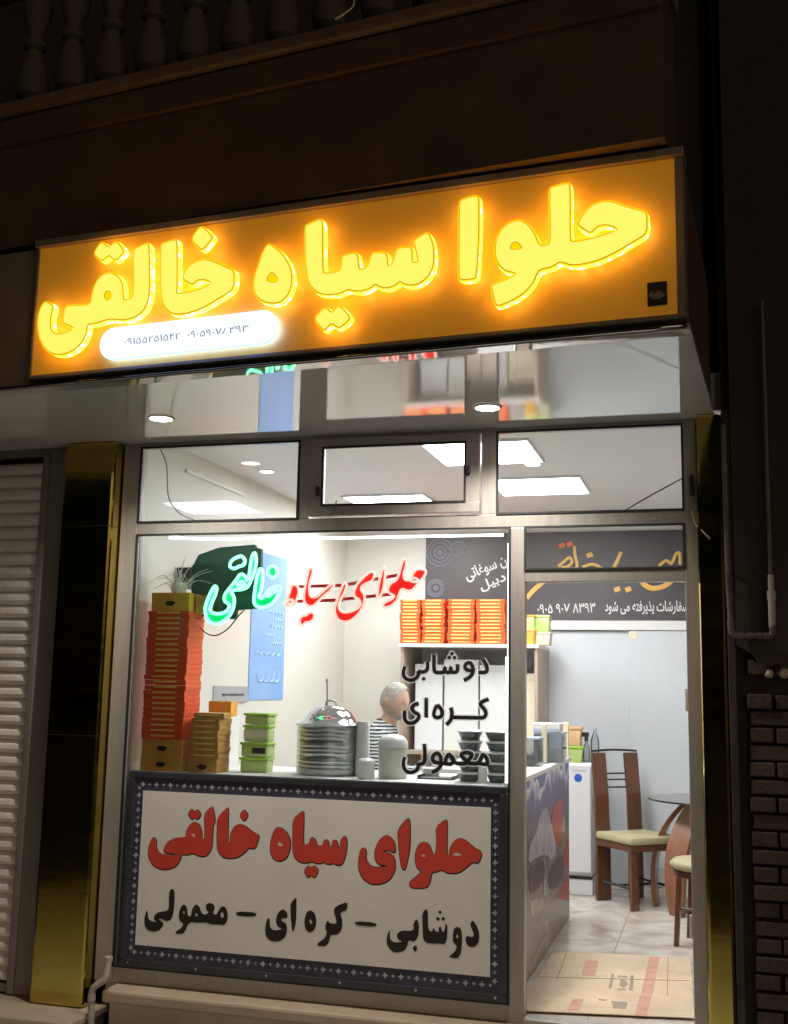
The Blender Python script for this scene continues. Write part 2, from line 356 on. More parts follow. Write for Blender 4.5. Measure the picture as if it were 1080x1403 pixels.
def link(name, me, m, parent=None, smooth=None, origin=None):
    o = bpy.data.objects.new(name, me); COL.objects.link(o)
    for x in (m if isinstance(m, (list, tuple)) else [m]): me.materials.append(x)
    if parent is not None: o.parent = parent
    if origin is not None: o.location = origin
    if smooth is not None:
        for p in me.polygons: p.use_smooth = True
        if smooth < 3: me.set_sharp_from_angle(angle=smooth)
    return o
def copy_tree(o, parent=None):
    c = o.copy(); COL.objects.link(c)
    if parent is not None: c.parent = parent
    for ch in list(o.children): copy_tree(ch, c)
    return c
def smoothpath(pts, closed=False, sub=4):
    n = len(pts); out = []
    for i in range(n if closed else n - 1):
        if closed: p0, p1, p2, p3 = pts[i - 1], pts[i], pts[(i + 1) % n], pts[(i + 2) % n]
        else: p0, p1, p2, p3 = pts[max(i - 1, 0)], pts[i], pts[i + 1], pts[min(i + 2, n - 1)]
        p0, p1, p2, p3 = Vector(p0), Vector(p1), Vector(p2), Vector(p3)
        for k in range(sub):
            t = k / sub
            out.append(0.5 * ((2 * p1) + (p2 - p0) * t + (2 * p0 - 5 * p1 + 4 * p2 - p3) * t * t + (3 * p1 - p0 - 3 * p2 + p3) * t ** 3))
    if not closed: out.append(Vector(pts[-1]))
    return out
def chaikin(pts, it=2):
    pts = [Vector(p) for p in pts]
    for _ in range(it):
        q = []
        for a, b in zip(pts, pts[1:] + pts[:1]): q += [a * 0.78 + b * 0.22, a * 0.22 + b * 0.78]
        pts = q
    return pts
def outline_mesh(loops, depth, bevel=0.0, offset=0.0):
    """flat outlines (2D loops, holes by even-odd) -> a plate `depth` thick, z from 0 to depth"""
    cu = bpy.data.curves.new('tmp', 'CURVE'); cu.dimensions = '2D'; cu.fill_mode = 'BOTH'
    cu.extrude = depth / 2; cu.bevel_depth = bevel; cu.bevel_resolution = 1; cu.offset = offset
    for lp in loops:
        sp = cu.splines.new('POLY'); sp.points.add(len(lp) - 1); sp.use_cyclic_u = True
        for q, p in zip(sp.points, lp): q.co = (p[0], p[1], 0, 1)
    o = bpy.data.objects.new('tmp', cu); COL.objects.link(o)
    bpy.context.view_layer.update()
    me = bpy.data.meshes.new_from_object(o.evaluated_get(bpy.context.evaluated_depsgraph_get()))
    bpy.data.objects.remove(o); bpy.data.curves.remove(cu)
    me.transform(Matrix.Translation((0, 0, depth / 2)))
    return me
def plane_matrix(O, u, nrm):
    """local x -> u, local y -> world up, local z -> nrm"""
    u = Vector(u); nrm = Vector(nrm)
    return Matrix(((u.x, 0, nrm.x, O[0]), (u.y, 0, nrm.y, O[1]), (u.z, 1, nrm.z, O[2]), (0, 0, 0, 1)))

# Arabic-script shaping for the built-in font
FORMS = {}
for ch, base, n in [('ا', 0xFE8D, 2), ('ب', 0xFE8F, 4), ('ت', 0xFE95, 4), ('خ', 0xFEA5, 4), ('ح', 0xFEA1, 4), ('د', 0xFEA9, 2), ('ذ', 0xFEAB, 2), ('ر', 0xFEAD, 2),
                    ('س', 0xFEB1, 4), ('ش', 0xFEB5, 4), ('ع', 0xFEC9, 4), ('غ', 0xFECD, 4), ('ف', 0xFED1, 4), ('ق', 0xFED5, 4), ('ل', 0xFEDD, 4), ('م', 0xFEE1, 4),
                    ('ن', 0xFEE5, 4), ('ه', 0xFEE9, 4), ('و', 0xFEED, 2), ('ی', 0xFBFC, 4), ('پ', 0xFB56, 4), ('ک', 0xFB8E, 4)]:
    FORMS[ch] = (base, n)
def shape_word(wd):
    out = []
    for i, c in enumerate(wd):
        if c not in FORMS: out.append(c); continue
        b, n = FORMS[c]
        prev = i > 0 and wd[i - 1] in FORMS and FORMS[wd[i - 1]][1] == 4
        nxt = n == 4 and i + 1 < len(wd) and wd[i + 1] in FORMS
        out.append(chr(b + (3 if prev and nxt else 2 if nxt else 1 if prev else 0)))
    return ''.join(out)
def rtl(text):
    if text[0] in '۰۱۲۳۴۵۶۷۸۹': return text
    ws = []
    for wd in text.split(' ')[::-1]:
        ws.append(wd if wd and wd[0] in '۰۱۲۳۴۵۶۷۸۹' else shape_word(wd)[::-1])
    return ' '.join(ws)
def text_mesh(text, width, depth=0.001, bold=0.0, height=None):
    """text centred on the origin, `width` metres wide"""
    cu = bpy.data.curves.new('tmp', 'FONT'); cu.body = text; cu.size = 1.0; cu.fill_mode = 'BOTH'; cu.offset = bold; cu.extrude = 0.0; cu.resolution_u = 3
    o = bpy.data.objects.new('tmp', cu); COL.objects.link(o); bpy.context.view_layer.update()
    me = bpy.data.meshes.new_from_object(o.evaluated_get(bpy.context.evaluated_depsgraph_get()))
    bpy.data.objects.remove(o); bpy.data.curves.remove(cu)
    xs = [v.co.x for v in me.vertices]; ys = [v.co.y for v in me.vertices]
    s = width / (max(xs) - min(xs)); sy = s if height is None else height / (max(ys) - min(ys))
    cx, cy = (max(xs) + min(xs)) / 2, (max(ys) + min(ys)) / 2
    for v in me.vertices: v.co = Vector(((v.co.x - cx) * s, (v.co.y - cy) * sy, 0.0))
    return me
def join_meshes(mes):
    bm = bmesh.new()
    for me in mes: bm.from_mesh(me); bpy.data.meshes.remove(me)
    me = bpy.data.meshes.new('joined'); bm.to_mesh(me); bm.free(); return me

# ================================================================ the setting
STREET = -0.27
b = MB(); b.box(-40, 40, -40, 0.0, STREET - 0.2, STREET); tag(b.build('street', M['asphalt']), kind='structure')
b = MB()
for i in range(-14, 12):
    for j in range(8): b.box(i * .4 + .0025, i * .4 + .3975, -.37 - .4 * j - .3975, -.37 - .4 * j - .0025, STREET + .002, STREET + .03 + .001 * ((i * 7 + j * 3) % 3), .004)
tag(b.build('pavement', mat('pale_pavement_slab', (0.60, 0.56, 0.50), 0.7, var=.15, scale=3, bump=.1, bscale=60)), kind='structure')
b = MB(); b.box(-3.05, 0.62, 0.02, 3.75, -0.06, 0.0)
tag(b.build('shop_floor', M['tile']), kind='structure')
CEIL = 2.9
room = thing('shop_room', 'cream walls and white ceiling of the lit shop behind the glass', 'building', (-1.3, 1.9, 0))
def rp(name, m, *bx):
    b = MB()
    for x in bx: b.box(*x)
    o = b.build(name, m); o.parent = room; o.matrix_parent_inverse = Matrix.Translation((1.3, -1.9, 0)); return o
rp('left_wall', M['cream'], (-3.25, -3.05, 0.05, 3.95, 0.0, CEIL))
rp('back_wall', M['cream'], (-3.05, 0.62, 3.75, 3.95, 0.0, CEIL))
rp('right_wall', M['cream'], (0.62, 0.80, 0.05, 3.95, 0.0, CEIL))
rp('ceiling', M['ceil'], (-3.25, 0.80, -0.02, 3.95, CEIL, CEIL + 0.12))
rp('lintel', M['white'], (-3.25, 0.80, -0.02, 0.05, 2.835, CEIL))
rp('cable_trunking', M['white'], (-3.05, -3.035, 0.62, 1.50, 2.765, 2.785))

def SP(s, off, z):                                # a point on the canopy line, s metres along it
    q = CAM + SN * (DS - off) + ST * s; return Vector((q.x, q.y, z))
def srel(p): return (Vector((p.x, p.y, 0)) - Vector((CAM.x, CAM.y, 0))).dot(ST)
S0, S1 = srel(sgn(50, 430)), srel(sgn(926, 320))
SZ0, SZ1 = 2.856, 3.456
def sbox(mb, s0, s1, o0, o1, z0, z1, bev=0.0):
    """box along the canopy line; o0 < o1 are offsets towards the street"""
    mt = plane_matrix(SP(0, 0, 0), ST, -SN)
    t = MB(); t.box(s0, s1, z0, z1, o0, o1, bev); bmesh.ops.transform(t.bm, matrix=mt, verts=t.bm.verts)
    me = bpy.data.meshes.new('x'); t.bm.to_mesh(me); t.bm.free(); mb.bm.from_mesh(me); bpy.data.meshes.remove(me)

# canopy with the mirror-bright soffit
can = thing('canopy', 'projecting canopy with glossy pale soffit over the shop front', 'canopy')
a0, a1 = SP(-5.6, -0.081, 0), SP(S1 + .042, -0.081, 0)
plan = [(a0.x, a0.y), (a1.x, a1.y), (0.035, -0.001), (-5.3, -0.001)]
b = MB(); b.prism(plan, 'z', 2.797, 2.82); b.build('soffit_sheet', M['soffit'], can)
# lip added along the soffit front, tilted so it mirrors the neon
b = MB(); bm_ = bmesh.new()
q8 = [SP(s_, o_, z_) for s_, (o_, z_) in [(s_, c_) for s_ in (-5.6, S1 + .042) for c_ in ((-.080, 2.797), (-.020, 2.8028), (-.020, 2.822), (-.080, 2.820))]]
v8 = [bm_.verts.new(q) for q in q8]
for k in range(4): bm_.faces.new((v8[k], v8[(k + 1) % 4], v8[4 + (k + 1) % 4], v8[4 + k]))
bm_.faces.new(v8[:4]); bm_.faces.new(v8[4:]); b._add(bm_); b.build('added_mirror_lip', M['lip'], can)
p0, p1 = SP(-5.6, -0.10, 0), SP(S1 + .03, -0.10, 0)
b = MB(); b.prism([(p0.x, p0.y), (p1.x, p1.y), (0.02, -0.03), (-5.3, -0.03)], 'z', 2.822, 3.44); b.build('canopy_body', M['stonedark'], can)
b = MB(); b.tube([SP(-5.6 + (S1 + 5.632) * k / 40, -0.018, 2.8145 + .0006 * math.sin(k * 1.7)) for k in range(41)], 0.007, 14); b.build('edge_trim', M['lidsteel'], can, 3)
b = MB()
for px_ in (182, 430, 620, 800): s_ = srel(sgn(px_, 470)); sbox(b, s_ - .008, s_ + .008, -0.09, -0.03, 2.82, 2.855)
b.split('sign_bracket', M['darkmetal'], can)
b = MB(); sbox(b, -5.6, S0 - 0.03, -0.10, -0.03, 2.815, 3.47); b.build('side_fascia', M['signtrim'], can)

# balcony over the canopy
L0, L1 = flo(0, 150, 4.2), flo(560, 20, 4.2)
BU = Vector((L1.x - L0.x, L1.y - L0.y, 0)).normalized(); BN = Vector((BU.y, -BU.x, 0))
def bal(s, off, z): q = L0 + BU * s + BN * off; return Vector((q.x, q.y, z))
# right end of the balcony where the photographed edge meets its front
d_ = ray(905, 40); t_ = (L0 - CAM).dot(BN) / d_.dot(BN); BE = (CAM + d_ * t_ - L0).dot(BU)
bb = thing('balcony', 'brown stone balcony front with ledge and balusters above the sign', 'balcony')
def bbox(mb, s0, s1, o0, o1, z0, z1, bev=0.0):
    mt = plane_matrix((L0.x, L0.y, 0), BU, BN)
    t = MB(); t.box(s0, s1, z0, z1, o0, o1, bev); bmesh.ops.transform(t.bm, matrix=mt, verts=t.bm.verts)
    me = bpy.data.meshes.new('x'); t.bm.to_mesh(me); t.bm.free(); mb.bm.from_mesh(me); bpy.data.meshes.remove(me)
b = MB(); bbox(b, -2.5, BE, -0.32, -0.04, 3.505, 4.16); bbox(b, -2.5, BE + .0, -0.32, -0.015, 4.02, 4.155, 0.008); b.build('front_panel', M['stonedark'], bb)
b = MB(); bbox(b, -2.5, BE - .05, -1.1, -0.33, 3.46, 3.75); b.build('slab', M['darkwall'], bb)
b = MB(); bbox(b, -2.5, BE + .02, -0.34, 0.02, 4.16, 4.22, 0.012); b.build('ledge', M['stoneledge'], bb)
prof = [(a * 1.22, c) for a, c in [(0.0, 0), (.062, 0), (.062, .05), (.045, .06), (.038, .075), (.058, .10), (.066, .16), (.056, .24), (.036, .31), (.030, .34), (.046, .36), (.046, .385), (.030, .40), (.036, .45), (.056, .53), (.062, .60), (.05, .66), (.038, .68), (.06, .70), (.06, .74), (0, .74)]]
first = None
for k in range(11):
    p = bal(0.06 + 0.232 * k, -0.14, 4.221)
    if first is None:
        b = MB(); b.lathe(prof, 20); first = b.build('baluster', M['baluster'], bb, 0.6); o = first
    else:
        o = first.copy(); COL.objects.link(o); o.parent = bb
    o.location = p
b = MB(); bbox(b, -2.5, BE, -0.26, -0.03, 4.962, 5.05, 0.01); b.build('handrail', M['stoneledge'], bb)
# thin loose cable hanging in front of the balusters
pts = [fac(485, -6, -1.5), fac(484, 8, -1.5), fac(470, 20, -1.5), fac(459, 26, -1.5)]
b = MB(); b.tube(smoothpath(pts), 0.004); tag(b.build('loose_cable', M['wirew'], None, 3), 'thin pale cable end dangling in front of the balusters', 'cable')

# upper wall behind the balcony, neighbours
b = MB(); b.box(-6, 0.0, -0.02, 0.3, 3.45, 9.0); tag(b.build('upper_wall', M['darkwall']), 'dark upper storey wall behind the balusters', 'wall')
nb = thing('brick_wall', 'dark brick wall with broken plaster right of the shop', 'wall', (0.6, 0, STREET))
def nbp(b, name, m, sm=None):
    o = b.build(name, m, None, sm); o.parent = nb; o.matrix_parent_inverse = Matrix.Translation((-0.6, 0, -STREET)); return o
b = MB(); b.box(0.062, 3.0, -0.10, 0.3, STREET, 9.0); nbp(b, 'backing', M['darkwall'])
b = MB()
rnd = random.Random(3)
z = STREET + 0.01; row = 0
while z < 1.60:
    x = 0.145 - (0.11 if row % 2 else 0.0)
    while x < 1.6:
        x0 = max(x, 0.145 + rnd.uniform(-.006, .006)); x1 = x + 0.213 + rnd.uniform(-.006, .004)
        if x1 - x0 > 0.03 and not (z > 1.36 and rnd.random() < 0.35):
            b.box(x0, x1, -0.142 + rnd.uniform(-.007, .007), -0.09, z + rnd.uniform(-.002, .002), z + 0.061 + rnd.uniform(-.003, .003), 0.006)
        x += 0.225
    z += 0.074; row += 1
nbp(b, 'brickwork', M['brick'])
# ragged plaster edge over the bricks
pts = [(0.10, 9.0), (0.10, 1.72), (0.17, 1.68), (0.21, 1.60), (0.27, 1.64), (0.33, 1.57), (0.40, 1.60), (0.48, 1.66), (0.60, 1.62), (0.8, 1.70), (1.1, 1.60), (1.6, 1.66), (3.0, 1.7), (3.0, 9.0)]
b = MB(); b.prism(pts, 'y', -0.165, -0.101); nbp(b, 'plaster', M['darkwall'])
b = MB()
for c in ((0.235, 1.595, 0.02), (0.30, 1.60, 0.026), (0.37, 1.615, 0.02), (0.42, 1.585, 0.016)):
    t = bmesh.new(); bmesh.ops.create_icosphere(t, subdivisions=2, radius=c[2])
    for v in t.verts: v.co *= 1 + 0.35 * noise.noise(v.co * 60 + Vector((c[0] * 50, 0, 0)))
    bmesh.ops.transform(t, matrix=Matrix.Translation((c[0], -0.155, c[1])), verts=t.verts); b._add(t)
nbp(b, 'rubble', M['travertine'], 3)
b = MB(); b.box(0.064, 0.098, -0.155, -0.10, STREET, 2.80, 0.004); nbp(b, 'corner_strip', M['darkwall'])

# gas pipes on the neighbour's wall
gp = thing('gas_pipe', 'thin grey gas pipe running down and across dark wall beside gold pillar', 'pipe')
Y = -0.20
A = [fac(981, 560, Y), fac(992, 700, Y), fac(998, 800, Y), fac(1002, 855, Y)]
b = MB(); b.tube([Vector((A[0].x + .03, Y, 2.72)), Vector((A[2].x, Y, A[2].z)), Vector((A[3].x, Y, A[3].z))], 0.0125, 12); b.build('riser', M['gaspipe'], gp, 0.8)
c0 = A[3]; c1 = fac(1059, 872, Y)
b = MB(); b.tube(smoothpath([c0, c0 + Vector((0.002, 0, -.03)), c0 + Vector((.02, 0, -.05)), c0 + Vector((.05, 0, -.052))], sub=5), 0.017, 12); b.tube([c0 + Vector((0, 0, .02)), c0], 0.018, 12); b.build('elbow', M['gaspipe'], gp, 0.8)
zz = c0.z - .052
b = MB(); b.tube([Vector((c0.x + .04, Y, zz)), Vector((c1.x - .03, Y, zz))], 0.0115, 12)
for fx in (.07, .11, .15): b.tube([Vector((c0.x + fx, Y, zz)), Vector((c0.x + fx + .018, Y, zz))], 0.015, 12)
b.build('cross_pipe', M['gaspipe'], gp, 0.8)
b = MB(); b.tube(smoothpath([Vector((c1.x - .04, Y, zz)), Vector((c1.x - .012, Y, zz)), Vector((c1.x, Y, zz + .014)), Vector((c1.x, Y, zz + .05))], sub=5), 0.016, 12); b.build('elbow', M['gaspipe'], gp, 0.8)
top = fac(1055, 480, Y)
b = MB(); b.tube([Vector((c1.x, Y, zz + .04)), Vector((c1.x, Y, zz + .16))], 0.016, 12); b.tube([Vector((c1.x, Y, zz + .16)), Vector((c1.x, Y, zz + .20))], 0.019, 12); b.tube([Vector((c1.x, Y, zz + .20)), Vector((c1.x, Y, zz + .27))], 0.013, 12)
b.build('valve_body', M['pvc'], gp, 0.8)
b = MB(); b.tube([Vector((c1.x, Y, zz + .27)), Vector((c1.x, Y, 3.3))], 0.009, 10); b.build('feed_pipe', M['gaspipe'], gp, 0.8)
b = MB()
for zc in (2.05, 2.45): b.tube([Vector((A[2].x + .004, Y, zc)), Vector((A[2].x + .004, -0.16, zc))], 0.008, 8)
b.tube([Vector((c1.x, Y, 2.5)), Vector((c1.x, -0.16, 2.5))], 0.006, 8)
b.split('pipe_clip', M['gaspipe'], gp)

# gold pillars
def pillar(x0, x1, z0, label, yf=-0.12):
    t = thing('gold_pillar', label, 'pillar', ((x0 + x1) / 2, -0.06, z0), 0, 'gold clad pillars beside the shop front')
    b = MB(); b.box(x0 - (x0 + x1) / 2, x1 - (x0 + x1) / 2, yf + .06, .058, 0.0, 2.796 - z0, 0.016); b.build('cladding', M['gold'], t)
    return t
pl = pillar(-3.405, -3.095, -0.125, 'wide mirror gold pillar between the roller shutter and window')
for zz_, hh in ((1.22, .003), (2.33, .003)):
    b = MB(); b.box(-.1565, .1565, -.0625, .05, zz_ + .125, zz_ + .125 + hh); b.build('sheet_joint', M['darkmetal'], pl)
pillar(-0.0555, 0.0615, -0.125, 'narrow mirror gold pillar right of the doorway')

# roller shutter
sh = thing('roller_shutter', 'closed grey ribbed roller shutter left of the gold pillar', 'shutter', (-4.2, 0, -0.1))
def shp(b, name, m, sm=None):
    o = b.build(name, m, None, sm); o.parent = sh; o.matrix_parent_inverse = Matrix.Translation((4.2, 0, 0.1)); return o
b = MB(); z = -0.07; pitch = 0.0735; pr = []
while z < 2.70:
    pr += [(0.022, z), (-0.006, z + .010), (-0.014, z + .026), (-0.008, z + .048), (0.014, z + .066)]; z += pitch
pr += [(0.03, z)]
b.prism(pr + [(0.035, z), (0.035, -0.07)], 'x', -5.2, -3.56); shp(b, 'slats', M['shutter'])
b = MB(); b.box(-5.2, -3.58, -0.02, 0.03, -0.115, -0.075, 0.005); shp(b, 'bottom_bar', M['rail'])
b = MB(); b.box(-3.565, -3.42, -0.02, 0.10, -0.125, 2.795, 0.006); b.box(-3.60, -3.56, -0.035, 0.05, -0.12, 2.754, .004); shp(b, 'guide_rail', M['rail'])
b = MB(); b.box(-5.2, -3.566, -0.012, 0.15, 2.755, 2.796, .004); shp(b, 'shutter_box', M['rail'])
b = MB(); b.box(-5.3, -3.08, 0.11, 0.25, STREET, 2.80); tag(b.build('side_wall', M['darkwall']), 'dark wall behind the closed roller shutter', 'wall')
# steps
b = MB(); b.box(-5.3, -3.02, -0.36, 0.02, -0.165, -0.127, 0.008); b.box(-5.3, -3.05, -0.33, 0.02, STREET, -0.167)
tag(b.build('stone_step', M['marble']), 'worn tan stone step under the gold pillar and shutter', 'step')
sl = thing('window_sill', 'long travertine sill step running under window and doorway', 'sill', (-1.5, -0.1, STREET))
b = MB(); b.box(-1.46, 1.50, -0.08, 0.10, .20, .262, 0.014); b.build('tread', M['travertine'], sl)
b = MB(); b.box(-1.42, 1.48, -0.06, 0.08, 0.0, .199); b.build('riser', M['marble'], sl)
# white drain pipe at the foot of the window post
dp = thing('drain_pipe', 'short white pipe with two bends at the foot of window post', 'pipe')
q = [fac(149, 1312, -.17), fac(147, 1330, -.18), fac(143, 1342, -.19), fac(130, 1352, -.2), fac(126, 1362, -.2), fac(125, 1385, -.2), fac(124, 1420, -.2)]
b = MB(); b.tube(smoothpath(q, sub=5), 0.0165, 14); b.build('pipe', M['pvc'], dp, 0.8)
b = MB(); b.tube([q[0] + Vector((0, 0, .004)), q[0] - Vector((0, 0, .016))], 0.021, 14); b.tube([q[4], q[4] - Vector((0, 0, .03))], 0.020, 14); b.tube([q[5] - Vector((0, 0, .01)), q[5] - Vector((0, 0, .04))], 0.020, 14); b.split('collar', M['pvc'], dp, 0.8)

# ================================================================ the glazed shop front
X_L0, X_L1, X_M0, X_M1, X_R0, X_R1 = -3.088, -2.985, -0.945, -0.872, -0.118, -0.056
Z_T0, Z_T1 = 2.290, 2.358
sf = thing('glazed_storefront', 'bronze grey aluminium shop front with large panes and open doorway', 'shop window')
FY0, FY1 = -0.035, 0.035
b = MB()
b.box(X_L0, X_L1, FY0, FY1, -0.008, 2.795, .004)
b.box(X_R0, X_R1, FY0, FY1, -0.008, 2.795, .004)
b.box(X_L1, X_R0, FY0 + .002, FY1 - .002, Z_T0, Z_T1, .004)
b.box(X_M0, X_M1, FY0 + .003, FY1 - .003, -0.008, Z_T0 - .001, .004)
b.box(X_L1, X_M0, FY0 + .004, FY1 - .004, -0.008, 0.072, .004)
b.box(X_M1, X_R0, FY0 + .004, FY1 - .004, 2.020, 2.082, .004)
b.box(-2.062, -2.002, FY0 + .003, FY1 - .003, Z_T1, 2.795, .004)
b.box(-1.092, -1.012, FY0 + .003, FY1 - .003, Z_T1, 2.795, .004)
b.box(X_L1, X_R0, FY0 + .004, FY1 - .004, 2.772, 2.795)
b.build('frame', M['alu'], sf)
b = MB(); b.box(X_M1, X_R0, FY0 - .03, FY1, -0.007, 0.022, .003); b.build('threshold', M['alu'], sf)
def gasket(x0, x1, z0, z1, t=0.010, y=-0.039):
    b = MB()
    b.box(x0, x1, y, y + .012, z1 - t, z1); b.box(x0, x1, y, y + .012, z0, z0 + t)
    b.box(x0, x0 + t, y, y + .012, z0 + t, z1 - t); b.box(x1 - t, x1, y, y + .012, z0 + t, z1 - t)
    return b
panes = [(X_L1, -2.062, Z_T1, 2.772), (-1.012, X_R0, Z_T1, 2.772), (X_L1, X_M0, 0.072, Z_T0), (X_M1, X_R0, 2.082, Z_T0)]
for x0, x1, z0, z1 in panes:
    b = MB(); b.box(x0 + .002, x1 - .002, -.003, .003, z0 + .002, z1 - .002); pn = b.build('pane', M['glass'], sf)
    gasket(x0 - .004, x1 + .004, z0 - .004, z1 + .004, 0.010).build('gasket', M['gasket'], pn)
# hopper vent in the middle
vs = MB()
x0, x1, z0, z1 = -1.998, -1.096, 2.368, 2.770
t = .075
vs.box(x0, x1, -.052, -.010, z1 - t + .03, z1, .004); vs.box(x0, x1, -.052, -.010, z0, z0 + .055, .004); vs.box(x0, x0 + t, -.051, -.011, z0 + .055, z1 - t + .03); vs.box(x1 - t, x1, -.051, -.011, z0 + .055, z1 - t + .03)
v = vs.build('vent_sash', M['alu'], sf)
b = MB(); b.box(x0 + t, x1 - t, -.033, -.028, z0 + .055, z1 - t + .03); b.build('pane', M['glass'], v)
gasket(x0 + t - .006, x1 - t + .006, z0 + .049, z1 - t + .036, .011, -.056).build('gasket', M['gasket'], v)
b = MB(); b.box(x1 - t + .012, x1 - t + .03, -.075, -.052, 2.56, 2.60, .004); b.box(x0 + t - .03, x0 + t - .012, -.075, -.052, 2.47, 2.52, .004); b.split('latch', M['darkmetal'], v)
# hinges on the door jamb and door stop
b = MB()
for zc in (1.42, 0.42): b.tube([Vector((X_R0 - .004, -.01, zc)), Vector((X_R0 - .004, -.01, zc + .10))], 0.009, 10)
b.split('hinge', M['wirew'], sf, 0.8)
b = MB(); b.box(-.088, -.070, -.06, -.035, 2.42, 2.52, .004); b.build('bell_box', M['darkmetal'], sf)

def cable(name, label, pts, r, m):
    b = MB(); b.tube(smoothpath(pts, sub=6), r, 8); tag(b.build(name, m, None, 3), label, 'cable')
cable('cable', 'grey cable sagging across the right upper pane', [fac(957, 640, .05), fac(935, 655, .05), fac(890, 680, .05), fac(850, 703, .05)], .0035, M['wire'])
cable('cable', 'grey cable hanging down inside left upper pane', [fac(214, 606, .05), fac(228, 635, .05), fac(231, 680, .05), fac(246, 703, .05), fac(270, 714, .05)], .003, M['wire'])
cable('cable', 'short cut cable below the vent latch', [fac(461, 686, -.07), fac(459, 697, -.075), fac(455, 706, -.072)], .003, M['wire'])
cable('cable', 'pale cable stub sticking out of the right door jamb', [fac(948, 700, -.05), fac(952, 716, -.08), fac(962, 727, -.12), fac(973, 738, -.13)], .0035, M['wirew'])

# ================================================================ lamps
def ceiling_panel(x, y, label):
    t = thing('ceiling_light', label, 'ceiling light', (x, y, CEIL), 0, 'square ceiling lights')
    b = MB(); b.box(-.30, .30, -.30, .30, -.012, -.002); b.build('diffuser', M['led'], t)
    b = MB()
    for q in ((-.315, .315, -.315, -.302), (-.315, .315, .302, .315), (-.315, -.302, -.302, .302), (.302, .315, -.302, .302)): b.box(*q, -.018, 0)
    b.build('frame', M['white'], t)
ceiling_panel(-1.28, 0.98, 'square ceiling light nearest the glass front')
ceiling_panel(-1.12, 2.12, 'square ceiling light behind the right upper pane, farther in')
ceiling_panel(-2.30, 2.60, 'square ceiling light deep over the left side of the shop')
def downlight(x, y, z, label, group, power, r=.055):
    t = thing('downlight', label, 'downlight', (x, y, z), 0, group)
    b = MB(); b.lathe([(0, -.006), (r, -.006), (r, -.0015), (0, -.0015)], 28); b.build('lens', M['bulb'], t)
    b = MB(); b.lathe([(r + .001, -.001), (r + .001, -.009), (r + .012, -.006), (r + .014, -.001)], 28); b.build('trim_ring', M['white'], t, 0.6)
    if power:
        ld = bpy.data.lights.new('downlight_beam', 'SPOT'); ld.energy = power; ld.spot_size = math.radians(140); ld.spot_blend = 0.8; ld.shadow_soft_size = 0.05; ld.color = (1.0, 0.93, 0.83)
        lo = bpy.data.objects.new('downlight_beam', ld); COL.objects.link(lo); lo.parent = t; lo.location = (0, 0, -.02)
q = flo(221, 572, 2.797); downlight(q.x, q.y, 2.797, 'round downlight at the left end of soffit', 'round downlights in the soffit', 105)
q = flo(668, 557, 2.797); downlight(q.x, q.y, 2.797, 'round downlight in the soffit above the vent window', 'round downlights in the soffit', 105)
q = flo(730, 635, CEIL); downlight(q.x, q.y, CEIL, 'round ceiling downlight between the two square lights', 'round downlights in the shop ceiling', 0, .045)
q = flo(366, 645, CEIL); downlight(q.x, q.y, CEIL, 'round ceiling downlight seen through the left upper pane', 'round downlights in the shop ceiling', 0, .045)
# LED strips inside the big pane
ls = thing('led_strip', 'cold white LED strip along top and right edge of window', 'led strip')
pts = [fac(232, 737, .03), fac(300, 738.5, .03), fac(380, 737, .03), fac(440, 737.5, .03), fac(520, 736, .03), fac(600, 734.5, .03), fac(690, 733, .03)]
b = MB(); b.tube(smoothpath(pts), .0065, 8); b.build('top_strip', M['strip'], ls, 3)
b = MB(); b.tube([Vector((-.966, .03, z_)) for z_ in (2.22, 1.75, 1.62)], .002, 6); b.tube([Vector((-.968, .03, z_)) for z_ in (1.66, 1.35, 1.06)], .0085, 8); b.build('side_strip', M['strip'], ls, 3)

# ================================================================ the yellow sign
sg_t = thing('sign_board', 'large yellow lit channel letter signboard on the canopy front', 'sign', SP((S0 + S1) / 2, 0, SZ0))
SMAT = plane_matrix(SP(0, 0, 0), ST, -SN)
INV = Matrix.Translation(-sg_t.location)
def suv(px, py, off): p = sgn(px, py, off); return (srel(p), p.z)
def sput(name, me, m, off, parent, smooth=None):
    me.transform(Matrix.Translation((0, 0, off))); me.transform(SMAT)
    o = link(name, me, m, None, smooth); o.parent = parent
    if parent is sg_t: o.matrix_parent_inverse = INV
    return o
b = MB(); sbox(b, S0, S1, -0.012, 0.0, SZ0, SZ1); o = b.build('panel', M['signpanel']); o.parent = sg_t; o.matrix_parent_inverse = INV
b = MB(); sbox(b, S0 - .012, S0 - .001, -0.10, 0.006, SZ0 - .012, SZ1 + .012); sbox(b, S1 + .001, S1 + .03, -0.10, 0.004, SZ0 - .012, SZ1 + .03)
sbox(b, S0 - .02, S1 + .035, -0.10, 0.022, SZ1 + .002, SZ1 + .034, .003); sbox(b, S0, S1, -0.10, 0.004, SZ0 - .014, SZ0 - .001)
o = b.build('frame', M['signtrim']); o.parent = sg_t; o.matrix_parent_inverse = INV

